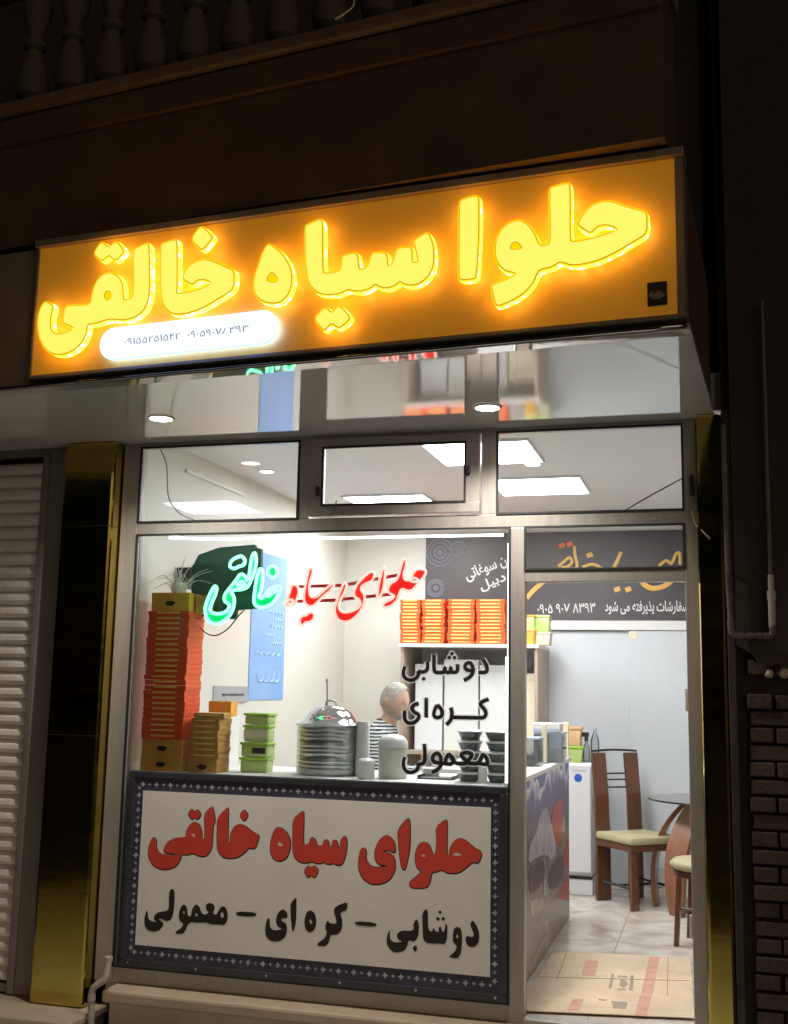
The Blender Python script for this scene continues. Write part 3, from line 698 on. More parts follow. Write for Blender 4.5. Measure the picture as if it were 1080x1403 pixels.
LET = [  # crop origin x, y, scale, outer outline, holes
 (660, 230, 4.32, [(405,130),(415,118),(510,92),(520,105),(520,425),(530,440),(600,432),(680,412),(740,395),(800,370),(806,360),(780,342),(740,332),(700,335),(670,352),(645,382),(612,360),(580,340),(575,325),(600,280),(650,225),(700,205),(760,198),(860,235),(965,262),(975,280),(975,385),(900,430),(800,490),(700,540),(600,565),(530,572),(460,548),(420,580),(340,598),(325,620),(300,680),(250,735),(180,780),(100,812),(85,805),(60,705),(75,690),(160,660),(215,620),(140,605),(95,560),(80,490),(90,420),(120,365),(160,330),(220,312),(270,335),(310,390),(340,465),(390,460),(410,445)],
  [[(165,480),(175,445),(200,432),(225,445),(240,475),(230,482),(200,484),(175,485)]]),
 (400, 250, 4.0, [(920,110),(935,95),(1010,75),(1022,90),(1020,300),(1008,515),(990,525),(925,530),(918,510)], []),
 (400, 250, 4.0, [(75,245),(82,235),(155,205),(165,215),(165,480),(175,500),(220,497),(262,488),(272,470),(278,410),(285,402),(345,388),(355,398),(362,460),(370,480),(400,475),(420,455),(440,395),(450,388),(510,388),(518,400),(520,455),(535,460),(555,440),(575,375),(590,360),(648,358),(655,370),(655,430),(665,440),(690,440),(695,425),(672,325),(680,315),(735,280),(750,285),(770,340),(775,400),(770,460),(745,510),(700,550),(650,560),(610,550),(590,535),(565,560),(520,575),(480,568),(455,550),(430,575),(380,592),(340,590),(310,580),(260,605),(190,612),(140,600),(100,560),(85,510),(75,400)], []),
 (400, 250, 4.0, [(122,745),(178,692),(190,690),(215,720),(255,680),(268,685),(312,735),(312,748),(265,790),(250,790),(215,765),(180,805),(170,800)], []),
 (200, 290, 4.909, [(830,222),(900,270),(950,340),(975,410),(975,490),(950,560),(900,605),(850,612),(790,600),(740,560),(725,500),(735,430),(765,350),(785,285),(812,232)], [[(810,465),(812,440),(840,402),(850,402),(885,440),(888,455),(880,475),(840,478)]]),
 (200, 290, 4.909, [(105,230),(112,215),(195,192),(205,200),(205,530),(200,548),(215,552),(270,550),(340,532),(400,510),(440,480),(430,465),(390,450),(340,455),(315,485),(285,470),(255,450),(250,435),(280,380),(330,340),(380,325),(430,330),(500,360),(580,395),(588,410),(588,515),(500,570),(420,620),(350,655),(250,685),(180,682),(140,655),(115,610),(105,560),(100,400)], []),
 (200, 290, 4.909, [(305,185),(360,110),(385,108),(440,165),(440,180),(385,245),(370,250)], []),
 (40, 310, 5.4, [(775,180),(785,168),(870,130),(882,140),(885,430),(880,530),(850,610),(790,665),(700,690),(600,680),(560,690),(490,712),(425,720),(420,780),(390,850),(330,910),(250,945),(170,940),(110,890),(75,810),(65,720),(75,640),(100,580),(120,560),(175,590),(160,640),(150,700),(155,770),(190,800),(240,800),(290,785),(335,755),(320,740),(265,715),(252,700),(270,600),(285,590),(440,585),(460,560),(470,490),(500,410),(540,365),(590,345),(640,360),(680,410),(690,480),(690,550),(740,545),(775,515),(778,400)],
  [[(580 + 28 * math.cos(a), 512 + 38 * math.sin(a)) for a in [k * PI / 6 for k in range(12)]]]),
 (40, 310, 5.4, [(480,205),(525,130),(545,125),(590,165),(635,120),(650,120),(695,180),(690,195),(650,240),(630,245),(590,205),(545,245),(530,245)], []),
]
DEP = 0.062
rng = random.Random(5)
for ox, oy, sc, lp, holes in LET:
    conv = lambda pts: [suv(ox + x / sc, oy + y / sc, DEP) for x, y in pts]
    outer = chaikin(conv(lp), 2); hs = [chaikin(conv(h), 2) for h in holes]
    area = sum(a.x * c.y - c.x * a.y for a, c in zip(outer, outer[1:] + outer[:1]))
    if area < 0: outer = outer[::-1]
    # outward offset for the rim
    def grow(pts, d):
        n = len(pts); out = []
        for i in range(n):
            e = (pts[(i + 1) % n] - pts[i - 1]); nn = Vector((e.y, -e.x))
            out.append(pts[i] + (nn.normalized() * d if nn.length > 1e-9 else Vector((0, 0))))
        return out
    rim = grow(outer, 0.0085)
    body = sput('letter', outline_mesh([rim], DEP - 0.030, 0.0), M['yside'], 0.026, sg_t)
    body.data.materials.append(M['yrim'])
    for p in body.data.polygons:
        if abs(p.normal.dot(-SN)) > 0.9 and (p.center - SP(0, 0, 0)).dot(-SN) > 0.03: p.material_index = 1
    sput('letter_joint', outline_mesh([grow(outer, 0.0022)] + [grow(h if sum(a.x * c.y - c.x * a.y for a, c in zip(h, h[1:] + h[:1])) > 0 else h[::-1], -0.0022) for h in hs], 0.0012), M['yline'], DEP - 0.0035, body)
    sput('letter_face', outline_mesh([outer] + hs, 0.0016), M['yface'], DEP - 0.002, body)
    sput('back_glow', outline_mesh([grow(outer, -0.004)], 0.001), M['halo'], 0.0245, body)
# white light box with the telephone numbers
CB = 0.045
ca, cb_ = suv(150, 471, CB), suv(364, 447, CB); r_ = 0.071
ang = math.atan2(cb_[1] - ca[1], cb_[0] - ca[0])
def capsule(r):
    pts = []
    for k in range(17): a = ang + PI / 2 + PI * k / 16; pts.append((ca[0] + .02 + r * math.cos(a), ca[1] + r * math.sin(a)))
    for k in range(17): a = ang - PI / 2 + PI * k / 16; pts.append((cb_[0] - .02 + r * math.cos(a), cb_[1] + r * math.sin(a)))
    return pts
lb = sput('number_light_box', outline_mesh([capsule(r_)], CB - .026, 0.0), M['boxside'], 0.024, sg_t)
sput('box_face', outline_mesh([capsule(r_ - .004)], 0.002), M['boxlit'], CB - .001, lb)
sput('back_glow', outline_mesh([capsule(r_ - .006)], 0.001), M['boxback'], 0.0225, lb)
tm = text_mesh('۰۹۱۵۵۲۵۱۵۴۲  ۰۹۰۵۹۰۷۸۳۹۳', 0.60, height=0.030)
tm.transform(Matrix.Translation(((ca[0] + cb_[0]) / 2, (ca[1] + cb_[1]) / 2, 0)) @ Matrix.Rotation(ang, 4, 'Z')); sput('phone_number', tm, M['faintgrey'], CB + .0018, lb)
# small dark plate in the corner
c0, c1 = suv(887, 388, 0), suv(915, 418, 0)
mb = MB(); sbox(mb, c0[0], c1[0], 0.001, 0.006, c1[1], c0[1], .002); o = mb.build('maker_plate', M['darkmetal']); o.parent = sg_t; o.matrix_parent_inverse = INV
pp = [suv(x, y, .007) for x, y in ((889, 405), (893, 399), (897, 403), (902, 397), (908, 401), (912, 404), (905, 409), (895, 410))]
sput('plate_mark', outline_mesh([pp], .0006), M['signtrim'], .0065, o)

# ================================================================ neon lettering behind the glass
NY = 0.065
def nconv(ox, oy, sc, pts, y): return [fac(ox + a / sc, oy + c / sc, y) for a, c in pts]
def fput(name, me, m, y, parent, smooth=None, inv=None):
    me.transform(plane_matrix((0, y, 0), (1, 0, 0), (0, -1, 0)))
    o = link(name, me, m, None, smooth)
    if parent is not None:
        o.parent = parent
        if inv is None: inv = Matrix.Translation(-parent.location)
        o.matrix_parent_inverse = inv
    return o
G = (270, 740, 6.75)
GREEN = [
 [(540,125),(548,200),(530,290),(500,370),(470,430),(420,455),(350,460),(318,482),(338,520),(345,570),(328,650),(282,720),(212,768),(140,768),(92,720),(76,640),(95,560),(130,480),(162,428),(182,442),(172,500),(142,570),(122,640),(142,672),(202,682),(268,662),(300,612),(282,582),(256,560),(256,510),(290,460),(330,410),(368,360),(400,318),(440,328),(462,370),(482,330),(492,250),(505,170),(520,128)],
 [(372,415),(400,385),(430,390),(440,412),(405,425)],
 [(303,240),(322,190),(370,160),(412,150),(442,182),(432,228),(392,242),(340,264)],
 [(590,265),(606,300),(602,400),(588,480),(572,520),(602,537),(642,490),(690,442),(760,430),(772,452),(742,520),(700,580),(650,610),(590,622),(540,600),(526,550),(536,470),(550,370),(570,290)],
 [(640,500),(690,470),(740,462),(700,490),(655,520)],
 [(698 + 42 * math.cos(k * PI / 5), 292 + 52 * math.sin(k * PI / 5)) for k in range(10)],
]
F_, G_ = (380, 740, 9.818), (450, 750, 7.2)
RED = [
 (F_, [(215,600),(262,612),(290,680),(270,780),(232,860),(172,892),(115,882),(105,832),(140,770),(165,700),(190,622)]),
 (F_, [(135,835),(170,800),(212,808),(195,850),(160,860)]),
 (F_, [(450,370),(482,400),(466,480),(442,560),(430,650),(442,740),(480,770),(540,752),(600,700),(680,632),(740,588),(764,608),(722,672),(642,740),(562,812),(502,872),(450,892),(392,872),(360,812),(360,720),(380,600),(400,500),(422,410)]),
 (F_, [(302,1080),(330,1022),(390,1010),(440,970),(492,990),(492,1060),(442,1100),(382,1110),(340,1150),(306,1122)]),
 (G_, [(155,350),(182,375),(162,440),(130,500),(106,560),(112,610),(150,640),(220,632),(285,602),(315,560),(300,512),(262,490),(252,440),(280,370),(330,310),(390,256),(436,240),(456,265),(430,330),(380,352),(330,386),(325,420),(355,470),(350,560),(310,640),(240,710),(170,735),(100,715),(66,650),(66,580),(95,490),(125,410)]),
 (G_, [(545,200),(562,220),(556,320),(540,420),(502,500),(482,490),(490,400),(510,300),(530,222)]),
 (G_, [(530,575),(560,540),(620,510),(650,480),(622,462),(592,440),(590,400),(620,350),(660,330),(690,280),(710,210),(735,130),(765,118),(768,180),(745,260),(752,312),(790,320),(830,270),(860,225),(910,212),(962,233),(942,290),(890,350),(840,412),(790,432),(726,412),(696,470),(672,530),(612,580),(560,592)]),
 (G_, [(800,325),(850,300),(885,325),(850,340)]),
]
def neon(name, label, groups, tube_m, plate_m, r):
    t = thing(name, label, 'neon sign')
    for (o3, pts) in groups:
        p = nconv(*o3, pts, NY)
        s = smoothpath(p, True, 3)
        b = MB(); b.tube(s, r, 8, True); tb = b.build('neon_tube', tube_m, t, 3)
        if len(pts) > 8:
            fput('backing_plate', outline_mesh([[(q.x, q.z) for q in s]], .003), plate_m, NY + .012, tb, inv=Matrix())
    return t
gn = neon('neon_lettering', 'green neon word glowing behind the big window', [(G, p) for p in GREEN], M['gtube'], M['gplate'], .0085)
rn = neon('neon_lettering', 'red neon words glowing behind the big window', RED, M['rtube'], M['rplate'], .0065)
b = MB()
for (xa, ya, xb, yb) in ((402, 804, 470, 802), (470, 802, 545, 788), (402, 824, 470, 822), (470, 821, 538, 814)):
    A, B = fac(xa, ya, NY + .022), fac(xb, yb, NY + .022)
    b.prism([(A.x, A.z - .008), (B.x, B.z - .008), (B.x, B.z + .008), (A.x, A.z + .008)], 'y', NY + .019, NY + .025)
b.build('rail', M['rail_red'], rn)
# dark panel behind the green word, with its cable
dk = thing('dark_panel', 'dark rounded panel hanging behind the green neon word', 'panel')
pts = [(262, 845), (262, 778), (272, 760), (300, 750), (349, 746), (351, 750), (358, 752), (357, 833), (324, 836), (323, 848), (313, 848), (290, 843)]
P_ = [fac(a, c, .30) for a, c in pts]
b = MB(); b.prism([(q.x, q.z) for q in P_], 'y', .30, .33, .003); b.build('board', mat('dark_panel_board', (0.012, 0.075, 0.045), 0.5, var=0.25, scale=4), dk)  # green cast of the neon light is put into the board colour
p = [fac(268, 845, .29), fac(276, 862, .29), fac(293, 871, .29), fac(312, 862, .29), fac(326, 845, .29), fac(335, 836, .29)]
b = MB(); b.tube(smoothpath(p), .004, 6); b.build('cord', M['wire'], dk, 3)

# ================================================================ black lettering stuck on the glass
V_ = (540, 880, 7.2)
VIN = [
 ('black vinyl word at the top of three on the glass', [[(875,165),(905,215),(918,255),(912,288),(880,298),(832,296)],
  [(780,250),(755,205),(718,208),(700,240),(718,270),(772,278),(782,250),(776,300),(745,345),(690,376)],
  [(395,112),(396,260),(410,293),(440,298),(490,292),(504,245),(507,288),(550,294),(562,245),(566,290),(600,295),(625,278),(628,215)],
  [(330,190),(330,255),(305,288),(252,290),(236,276)], [(236,285),(240,318),(215,355),(160,374),(105,345),(93,292),(108,238)]],
  [(572,112),(545,150),(597,150),(293,360)]),
 ('black vinyl word in the middle of three on the glass', [[(935,560),(852,602),(894,665),(906,708),(884,740),(830,745),(585,740)], [(560,642),(572,700),(560,765),(515,815)],
  [(425,615),(470,670),(470,722),(430,744),(396,725),(400,670),(428,618)], [(318,545),(318,745)],
  [(245,605),(202,616),(176,650),(200,688),(240,712),(240,750),(202,788),(140,795),(105,752),(106,672)]], []),
 ('black vinyl word at the bottom of three on the glass', [[(925,1205),(915,1150),(880,1108),(858,1150),(830,1190),(780,1196),(735,1185),(662,1112),(700,1090),(745,1092),(768,1112),(722,1180),(690,1196),(630,1195),(585,1170),(546,1104),(512,1150),(505,1192),(455,1192)], [(830,1190),(880,1202),(925,1205)], [(546,1104),(590,1160),(560,1200),(505,1195)],
  [(458,1190),(462,1140),(428,1092),(387,1120),(385,1168),(430,1190),(458,1185),(455,1225),(420,1262),(372,1282)],
  [(300,1000),(305,1150),(285,1194),(242,1202)], [(238,1196),(236,1240),(202,1275),(140,1281),(100,1242),(93,1182),(110,1132)]], []),
]
def ribbon(mb, pts, y, r, flat):
    t = MB(); t.tube(pts, r, 10)
    for v in t.bm.verts: v.co.y = y + (v.co.y - y) * flat
    me = bpy.data.meshes.new('x'); t.bm.to_mesh(me); t.bm.free(); mb.bm.from_mesh(me); bpy.data.meshes.remove(me)
def disc(mb, c, y, r, flat):
    T = bmesh.new(); bmesh.ops.create_icosphere(T, subdivisions=2, radius=r); bmesh.ops.scale(T, vec=(1, flat, 1), verts=T.verts)
    bmesh.ops.transform(T, matrix=Matrix.Translation((c.x, y, c.z)), verts=T.verts); mb._add(T)
for label, strokes, dots in VIN:
    t = thing('window_lettering', label, 'lettering')
    for nm, m, y, r, rd in (('white_outline', M['whitefilm'], -.0045, .0165, .0165), ('word', M['black'], -.0075, .0098, .0098)):
        b = MB()
        for s in strokes: ribbon(b, smoothpath([fac(V_[0] + a / V_[2], V_[1] + c / V_[2], y) for a, c in s], sub=4), y, r, .05)
        for a, c in dots: disc(b, fac(V_[0] + a / V_[2], V_[1] + c / V_[2], y), y, rd, .05)
        if nm == 'white_outline':                    # one thin film, no back side
            bmesh.ops.recalc_face_normals(b.bm, faces=b.bm.faces)
            bmesh.ops.delete(b.bm, geom=[f for f in b.bm.faces if f.normal.y > -.2], context='FACES')
        b.build(nm, m, t, 3)

# ================================================================ banner below the window
BY = -0.062
bn = thing('shop_banner', 'cream printed banner with navy ornament border below the window', 'banner', (-1.97, BY, 0.06))
def bq(a, c, y=BY): p = fac(a, c, y); return (p.x, p.z)
O4 = [bq(180, 1056), bq(695, 1078), bq(693.5, 1373), bq(161, 1324)]
I4 = [bq(196.7, 1083), bq(674, 1107), bq(670, 1339), bq(184.7, 1294)]
def lerp4(Q, R, t): return [(a[0] + (b_[0] - a[0]) * t, a[1] + (b_[1] - a[1]) * t) for a, b_ in zip(Q, R)]
# true rectangle around the photographed corners
ox0, ox1 = (O4[0][0] + O4[3][0]) / 2, (O4[1][0] + O4[2][0]) / 2; oz1, oz0 = (O4[0][1] + O4[1][1]) / 2, (O4[2][1] + O4[3][1]) / 2
ix0, ix1 = (I4[0][0] + I4[3][0]) / 2, (I4[1][0] + I4[2][0]) / 2; iz1, iz0 = (I4[0][1] + I4[1][1]) / 2, (I4[2][1] + I4[3][1]) / 2
b = MB(); N = 40
def sheet(x0, x1, z0, z1, y, th, nx=40, nz=20, amp=.0):
    bm = bmesh.new(); g = [[None] * (nz + 1) for _ in range(nx + 1)]
    for i in range(nx + 1):
        for j in range(nz + 1):
            x = x0 + (x1 - x0) * i / nx; z = z0 + (z1 - z0) * j / nz
            g[i][j] = bm.verts.new((x, y + amp * noise.noise(Vector((x * 1.6, z * 2.2, 0))), z))
    for i in range(nx):
        for j in range(nz): bm.faces.new((g[i][j], g[i + 1][j], g[i + 1][j + 1], g[i][j + 1]))
    return bm
IB = Matrix.Translation(-bn.location)
def bpart(mb, name, m): o = mb.build(name, m); o.parent = bn; o.matrix_parent_inverse = IB; return o
fw = .034
b = MB(); b.box(ox0 + fw, ox1 - fw, BY + .006, BY + .010, oz0 + fw, oz1 - fw); bpart(b, 'navy_border', M['navy'])
b = MB(); b.box(ix0, ix1, BY + .001, BY + .0045, iz0, iz1); bpart(b, 'cloth', M['banner'])
b = MB(); b.box(ox0, ox1, BY - .004, BY + .024, oz1 - fw, oz1, .006); b.box(ox0, ox1, BY - .004, BY + .024, oz0, oz0 + fw, .006)
b.box(ox0, ox0 + fw, BY - .004, BY + .024, oz0 + fw, oz1 - fw, .006); b.box(ox1 - fw, ox1, BY - .004, BY + .024, oz0 + fw, oz1 - fw, .006); bpart(b, 'frame', M['bframe'])
b = MB()
bx0, bx1, bz0, bz1 = (ox0 + fw + ix0) / 2, (ox1 - fw + ix1) / 2, (oz0 + fw + iz0) / 2, (oz1 - fw + iz1) / 2
def orn(x, z, k):
    r = .015 if k % 2 == 0 else .009
    b.prism([(x + r * (1 if q % 2 == 0 else .5) * math.cos(q * PI / 4), z + r * (1 if q % 2 == 0 else .5) * math.sin(q * PI / 4)) for q in range(8)], 'y', BY + .0035, BY + .0058)
n = 48
for k in range(n): orn(bx0 + (bx1 - bx0) * (k + .5) / n, bz0, k); orn(bx0 + (bx1 - bx0) * (k + .5) / n, bz1, k)
n = 22
for k in range(n): orn(bx0, bz0 + (bz1 - bz0) * (k + .5) / n, k); orn(bx1, bz0 + (bz1 - bz0) * (k + .5) / n, k)
bpart(b, 'border_ornament', M['ornament'])
H_, I_, J_, K_, L_, M_ = (190, 1090, 6.0), (360, 1100, 8.308), (480, 1110, 5.684), (180, 1200, 6.0), (345, 1210, 6.0), (510, 1230, 6.353)
REDW = [
 (H_, [(650,180),(732,95),(738,110),(732,372),(745,392),(775,390),(850,392),(905,430),(870,470),(820,505),(760,515),(700,508),(660,470),(645,420),(645,300)], []),
 (H_, [(752,372),(755,310),(790,250),(835,235),(880,250),(940,300),(993,328),(985,360),(960,435),(910,430),(860,440),(780,420)], []),
 (H_, [(868,110),(905,160),(868,215),(830,160)], []),
 (H_, [(540,155),(600,88),(615,110),(628,190),(622,235),(612,240),(605,400),(590,460),(550,500),(500,498),(450,470),(400,488),(350,480),(345,520),(310,580),(250,605),(180,605),(115,570),(80,500),(80,440),(100,370),(125,340),(145,360),(145,430),(165,470),(205,488),(300,492),(325,482),(300,478),(215,470),(205,440),(240,380),(300,350),(390,345),(390,300),(420,240),(460,215),(500,235),(520,300),(520,360),(545,355),(545,250)], [[(432,326),(450,308),(470,326),(455,342)]]),
 (H_, [(405,150),(435,105),(460,135),(485,110),(515,155),(485,200),(460,175),(440,200)], []),
 (I_, [(165,280),(215,285),(280,340),(318,430),(310,540),(270,630),(200,665),(130,645),(88,570),(88,470),(110,370),(140,300)], [[(168,465),(185,443),(238,475),(225,492),(180,490)]]),
 (I_, [(345,185),(455,90),(470,110),(460,470),(490,485),(530,460),(550,400),(570,390),(600,420),(620,490),(680,490),(700,430),(725,415),(750,440),(760,500),(785,500),(800,430),(830,420),(850,450),(865,515),(885,510),(890,420),(935,370),(960,420),(955,540),(920,680),(880,710),(830,700),(805,680),(770,700),(720,690),(700,670),(650,690),(590,680),(565,665),(500,682),(430,675),(370,630),(345,560),(345,350)], []),
 (I_, [(470,770),(515,710),(550,745),(585,710),(638,765),(590,855),(550,815),(515,855)], []),
 (J_, [(668,130),(745,70),(755,90),(750,345),(775,355),(775,300),(810,240),(855,215),(900,235),(960,290),(1028,325),(1000,415),(950,400),(900,450),(840,490),(760,490),(710,460),(670,480),(635,480),(620,560),(595,605),(480,605),(460,580),(470,550),(520,510),(555,475),(520,450),(505,390),(510,320),(535,265),(575,245),(615,265),(640,340),(665,345),(675,240)], [[(790,350),(825,325),(880,350),(830,356)], [(550,355),(570,340),(590,355),(570,366)]]),
 (J_, [(370,150),(450,55),(465,90),(465,300),(430,455),(415,465),(395,430),(375,250)], []),
 (J_, [(100,290),(125,310),(120,380),(150,430),(200,445),(285,440),(300,430),(230,425),(195,390),(190,320),(220,240),(270,195),(310,205),(345,250),(352,320),(340,330),(290,305),(245,318),(300,332),(345,365),(352,460),(310,540),(240,575),(160,575),(95,530),(65,460),(65,390),(80,310)], []),
]
BLKW = [
 (K_, [(715,290),(740,250),(775,255),(795,310),(790,370),(760,408),(720,400),(690,400),(660,400),(620,385),(560,385),(520,385),(490,380),(465,400),(450,440),(430,475),(370,478),(362,460),(410,430),(430,395),(395,370),(390,310),(410,250),(435,232),(460,260),(465,330),(490,335),(500,270),(530,232),(560,250),(580,310),(610,320),(640,300),(612,275),(615,235),(645,220),(685,240),(685,280),(670,310),(700,320)], [[(730,322),(750,290),(765,330),(745,350)], [(525,330),(535,298),(551,335)], [(420,305),(435,285),(442,312)]]),
 (K_, [(310,125),(345,100),(360,150),(350,300),(330,360),(290,375),(240,350),(225,360),(265,385),(260,420),(220,455),(160,458),(115,430),(105,360),(125,280),(135,290),(140,350),(170,375),(215,380),(185,360),(190,320),(230,295),(290,290),(310,270)], []),
 (K_, [(862,292),(1028,300),(1028,338),(862,330)], []),
 (L_, [(680,195),(790,150),(785,225),(725,240),(745,300),(745,370),(710,425),(660,425),(645,430),(635,490),(610,520),(540,515),(540,495),(590,460),(620,420),(600,360),(625,300),(640,330),(700,335),(690,280),(675,240)], []),
 (L_, [(480,220),(520,245),(535,320),(515,390),(475,408),(440,380),(432,310),(450,240)], [[(472,312),(485,292),(502,330),(485,337)]]),
 (L_, [(318,165),(365,115),(370,140),(365,330),(345,400),(330,390),(320,260)], []),
 (L_, [(140,285),(150,300),(148,360),(180,390),(255,380),(210,355),(198,310),(215,240),(260,212),(295,245),(295,290),(250,290),(240,310),(285,330),(292,380),(280,440),(230,480),(160,480),(115,440),(110,370),(125,300)], []),
 (L_, [(850,312),(1025,325),(1025,360),(850,345)], []),
 (M_, [(855,215),(880,195),(920,260),(935,330),(925,400),(880,435),(830,420),(810,370),(820,330),(880,345),(885,310),(860,260)], []),
 (M_, [(700,330),(710,270),(740,250),(775,270),(785,340),(780,430),(770,490),(745,530),(670,520),(675,505),(720,470),(740,420),(705,390)], [[(730,330),(745,318),(752,345),(735,352)]]),
 (M_, [(435,130),(485,85),(488,280),(520,300),(535,255),(550,290),(580,300),(580,255),(600,250),(610,300),(630,290),(640,220),(655,240),(655,340),(635,405),(600,400),(570,400),(540,400),(480,395),(445,370),(440,280)], []),
 (M_, [(590,106),(610,126),(592,146),(572,126)], []), (M_, [(572,164),(592,183),(574,203),(555,183)], []), (M_, [(617,164),(637,183),(619,203),(600,183)], []),
 (M_, [(355,235),(385,180),(410,230),(405,330),(370,385),(315,370),(312,400),(290,455),(240,475),(180,475),(130,420),(125,350),(150,275),(155,300),(155,360),(190,390),(270,385),(220,360),(215,310),(260,285),(340,290),(365,270)], []),
 (M_, [(350,440),(375,410),(397,440),(375,475)], []),
]
for nm, words, m, shadow in (('red_words', REDW, M['bannerred'], True), ('black_words', BLKW, M['bannerblk'], False)):
    mes, sh_ = [], []
    for o3, lp, hs in words:
        f = lambda pts: chaikin([bq(o3[0] + a / o3[2], o3[1] + c / o3[2]) for a, c in pts], 1)
        mes.append(outline_mesh([f(lp)] + [f(h) for h in hs], .0004))
        mes[-1].transform(Matrix.Translation((0, 0, .0002 * (len(mes) % 3))))      # overlapping pieces never share a plane
        if shadow:
            l2 = f(lp); ar = sum(a.x * c.y - c.x * a.y for a, c in zip(l2, l2[1:] + l2[:1])); l2 = l2 if ar > 0 else l2[::-1]
            l2 = grow(l2, .0042); l2 = [p + Vector((.001, -.002)) for p in l2]
            sh_.append(outline_mesh([l2] + [f(h) for h in hs], .0001)); sh_[-1].transform(Matrix.Translation((0, 0, .0001 * (len(sh_) % 3))))
    o = fput(nm, join_meshes(mes), m, BY + .0003, bn)
    if shadow: fput('word_outline', join_meshes(sh_), M['bannerblk'], BY + .0007, bn)
b = MB()
for zc in (oz0 + .02,):
    for k in range(6):
        x = ox0 + .05 + (ox1 - ox0 - .1) * k / 5
        b.lathe([(0, .0), (.006, .0), (.006, .003), (0, .003)], 10, mtx=Matrix.Translation((x, BY - .004, zc)) @ Matrix.Rotation(PI / 2, 4, 'X'))
b.split('screw', M['steel'], bn, None, IB)

# ================================================================ window shelf and the goods on it
SHZ = 1.035
ws = thing('window_counter', 'white window counter behind the banner carrying boxes and pot', 'counter', (-2.0, .5, 0))
IW = Matrix.Translation((2.0, -.5, 0))
b = MB(); b.box(-3.045, -1.0, .07, .82, SHZ - .03, SHZ, .006); o = b.build('top', M['white']); o.parent = ws; o.matrix_parent_inverse = IW
b = MB(); b.box(-3.045, -1.02, .09, .80, 0.0, SHZ - .031); o = b.build('body', M['white']); o.parent = ws; o.matrix_parent_inverse = IW

ORD = ['topmost', 'second', 'third', 'fourth', 'fifth', 'sixth', 'seventh', 'eighth', 'ninth', 'tenth', 'eleventh', 'twelfth', 'thirteenth', 'fourteenth', 'fifteenth', 'sixteenth', 'seventeenth', 'eighteenth', 'nineteenth', 'twentieth', 'twenty-first', 'twenty-second', 'twenty-third', 'twenty-fourth', 'twenty-fifth']
def carton(w, d, h, m, ms, strip=(.62, .42)):
    """flat lidded sweet box, origin at the middle of its base; printed strip on the front"""
    t = thing('sweet_box', None, 'box')
    b = MB(); b.box(-w / 2 + .002, w / 2 - .002, -d / 2 + .002, d / 2 - .002, 0, h * .5, .001); b.build('tray', m, t)
    b = MB(); b.box(-w / 2, w / 2, -d / 2, d / 2, h * .30, h - .0008, .0015); ld = b.build('lid', m, t)
    b = MB(); b.box(-w / 2 * strip[0], w / 2 * strip[0], -d / 2 - .0012, -d / 2 + .001, h * .5, h * (.5 + strip[1] * .9)); b.build('label_strip', ms, ld)
    return t
proto = carton(.245, .20, .0287, M['orange'], M['strip_y'], (.55, .38))
n = 24
for k in range(n):
    o = proto if k == 0 else copy_tree(proto)
    i = n - 1 - k
    o.location = (-2.862 + random.uniform(-.004, .004), .235 + random.uniform(-.004, .004), SHZ + .168 + .0287 * k); o.rotation_euler.z = random.uniform(-.012, .012) + .02
    tag(o, '%s orange box from the top of the tall stack beside left window post' % ORD[i] if i else 'topmost orange box of tall stack beside the left window post', 'box', 'orange sweet boxes in the tall stack')
def bigcarton(w, d, h, m, label, loc, rz=0, logo=True, group=None):
    t = thing('carton', label, 'box', loc, rz, group)
    b = MB(); b.box(-w / 2, w / 2, -d / 2, d / 2, 0, h, .003); bd = b.build('body', m, t)
    b = MB(); b.box(-w / 2 - .001, w / 2 + .001, -d / 2 - .001, d / 2 + .001, h * .62, h + .001, .002); b.build('lid', m, t)
    if logo:
        T = MB(); T.prism([(.028 * math.cos(a) * (1 + .15 * math.sin(3 * a)), h * .42 + .014 * math.sin(a)) for a in [k * PI / 8 for k in range(16)]], 'y', -d / 2 - .003, -d / 2 - .0005)
        T.build('emblem', M['black'], bd)
    return t
bigcarton(.24, .19, .082, M['yellowcard'], 'yellow carton at the very bottom of the tall orange stack', (-2.865, .235, SHZ), 0.01)
bigcarton(.24, .19, .084, M['yellowcard'], 'yellow carton second from bottom under the tall orange stack', (-2.862, .235, SHZ + .083), .02)
bigcarton(.225, .18, .10, M['yellowcard'], 'yellow carton lying on top of the tall orange stack', (-2.86, .235, SHZ + .168 + .0287 * 24), .03)
bigcarton(.075, .10, .10, M['browncard'], 'small tan carton on top edge of the tall orange stack', (-2.703, .26, SHZ + .168 + .0287 * 24 - .04), .1, False).location.z = 1.88
# the low amber stack
proto = carton(.165, .16, .030, M['browncard'], M['strip_y'], (.7, .3))
n = 8
for k in range(n):
    o = proto if k == 0 else copy_tree(proto); i = n - 1 - k
    o.location = (-2.625 + random.uniform(-.006, .006) + .002 * k, .23, SHZ + .072 + .0302 * k); o.rotation_euler.z = random.uniform(-.06, .06) + (.12 if k == n - 1 else 0)
    tag(o, '%s amber box from the top of low stack beside the orange tower' % ORD[i] if i else 'topmost amber box, slightly askew, of low stack beside orange tower', 'box', 'amber sweet boxes in the low stack')
bigcarton(.165, .16, .070, M['browncard'], 'amber carton with dark emblem at the bottom of the low stack', (-2.625, .23, SHZ), .0)
bigcarton(.13, .14, .085, M['yellowcard'], 'yellow carton behind the low amber stack', (-2.70, .55, SHZ + .285), .15, False)
bigcarton(.15, .16, .283, M['white'], 'plain white carton under the yellow one behind amber stack', (-2.70, .55, SHZ), .1, False)
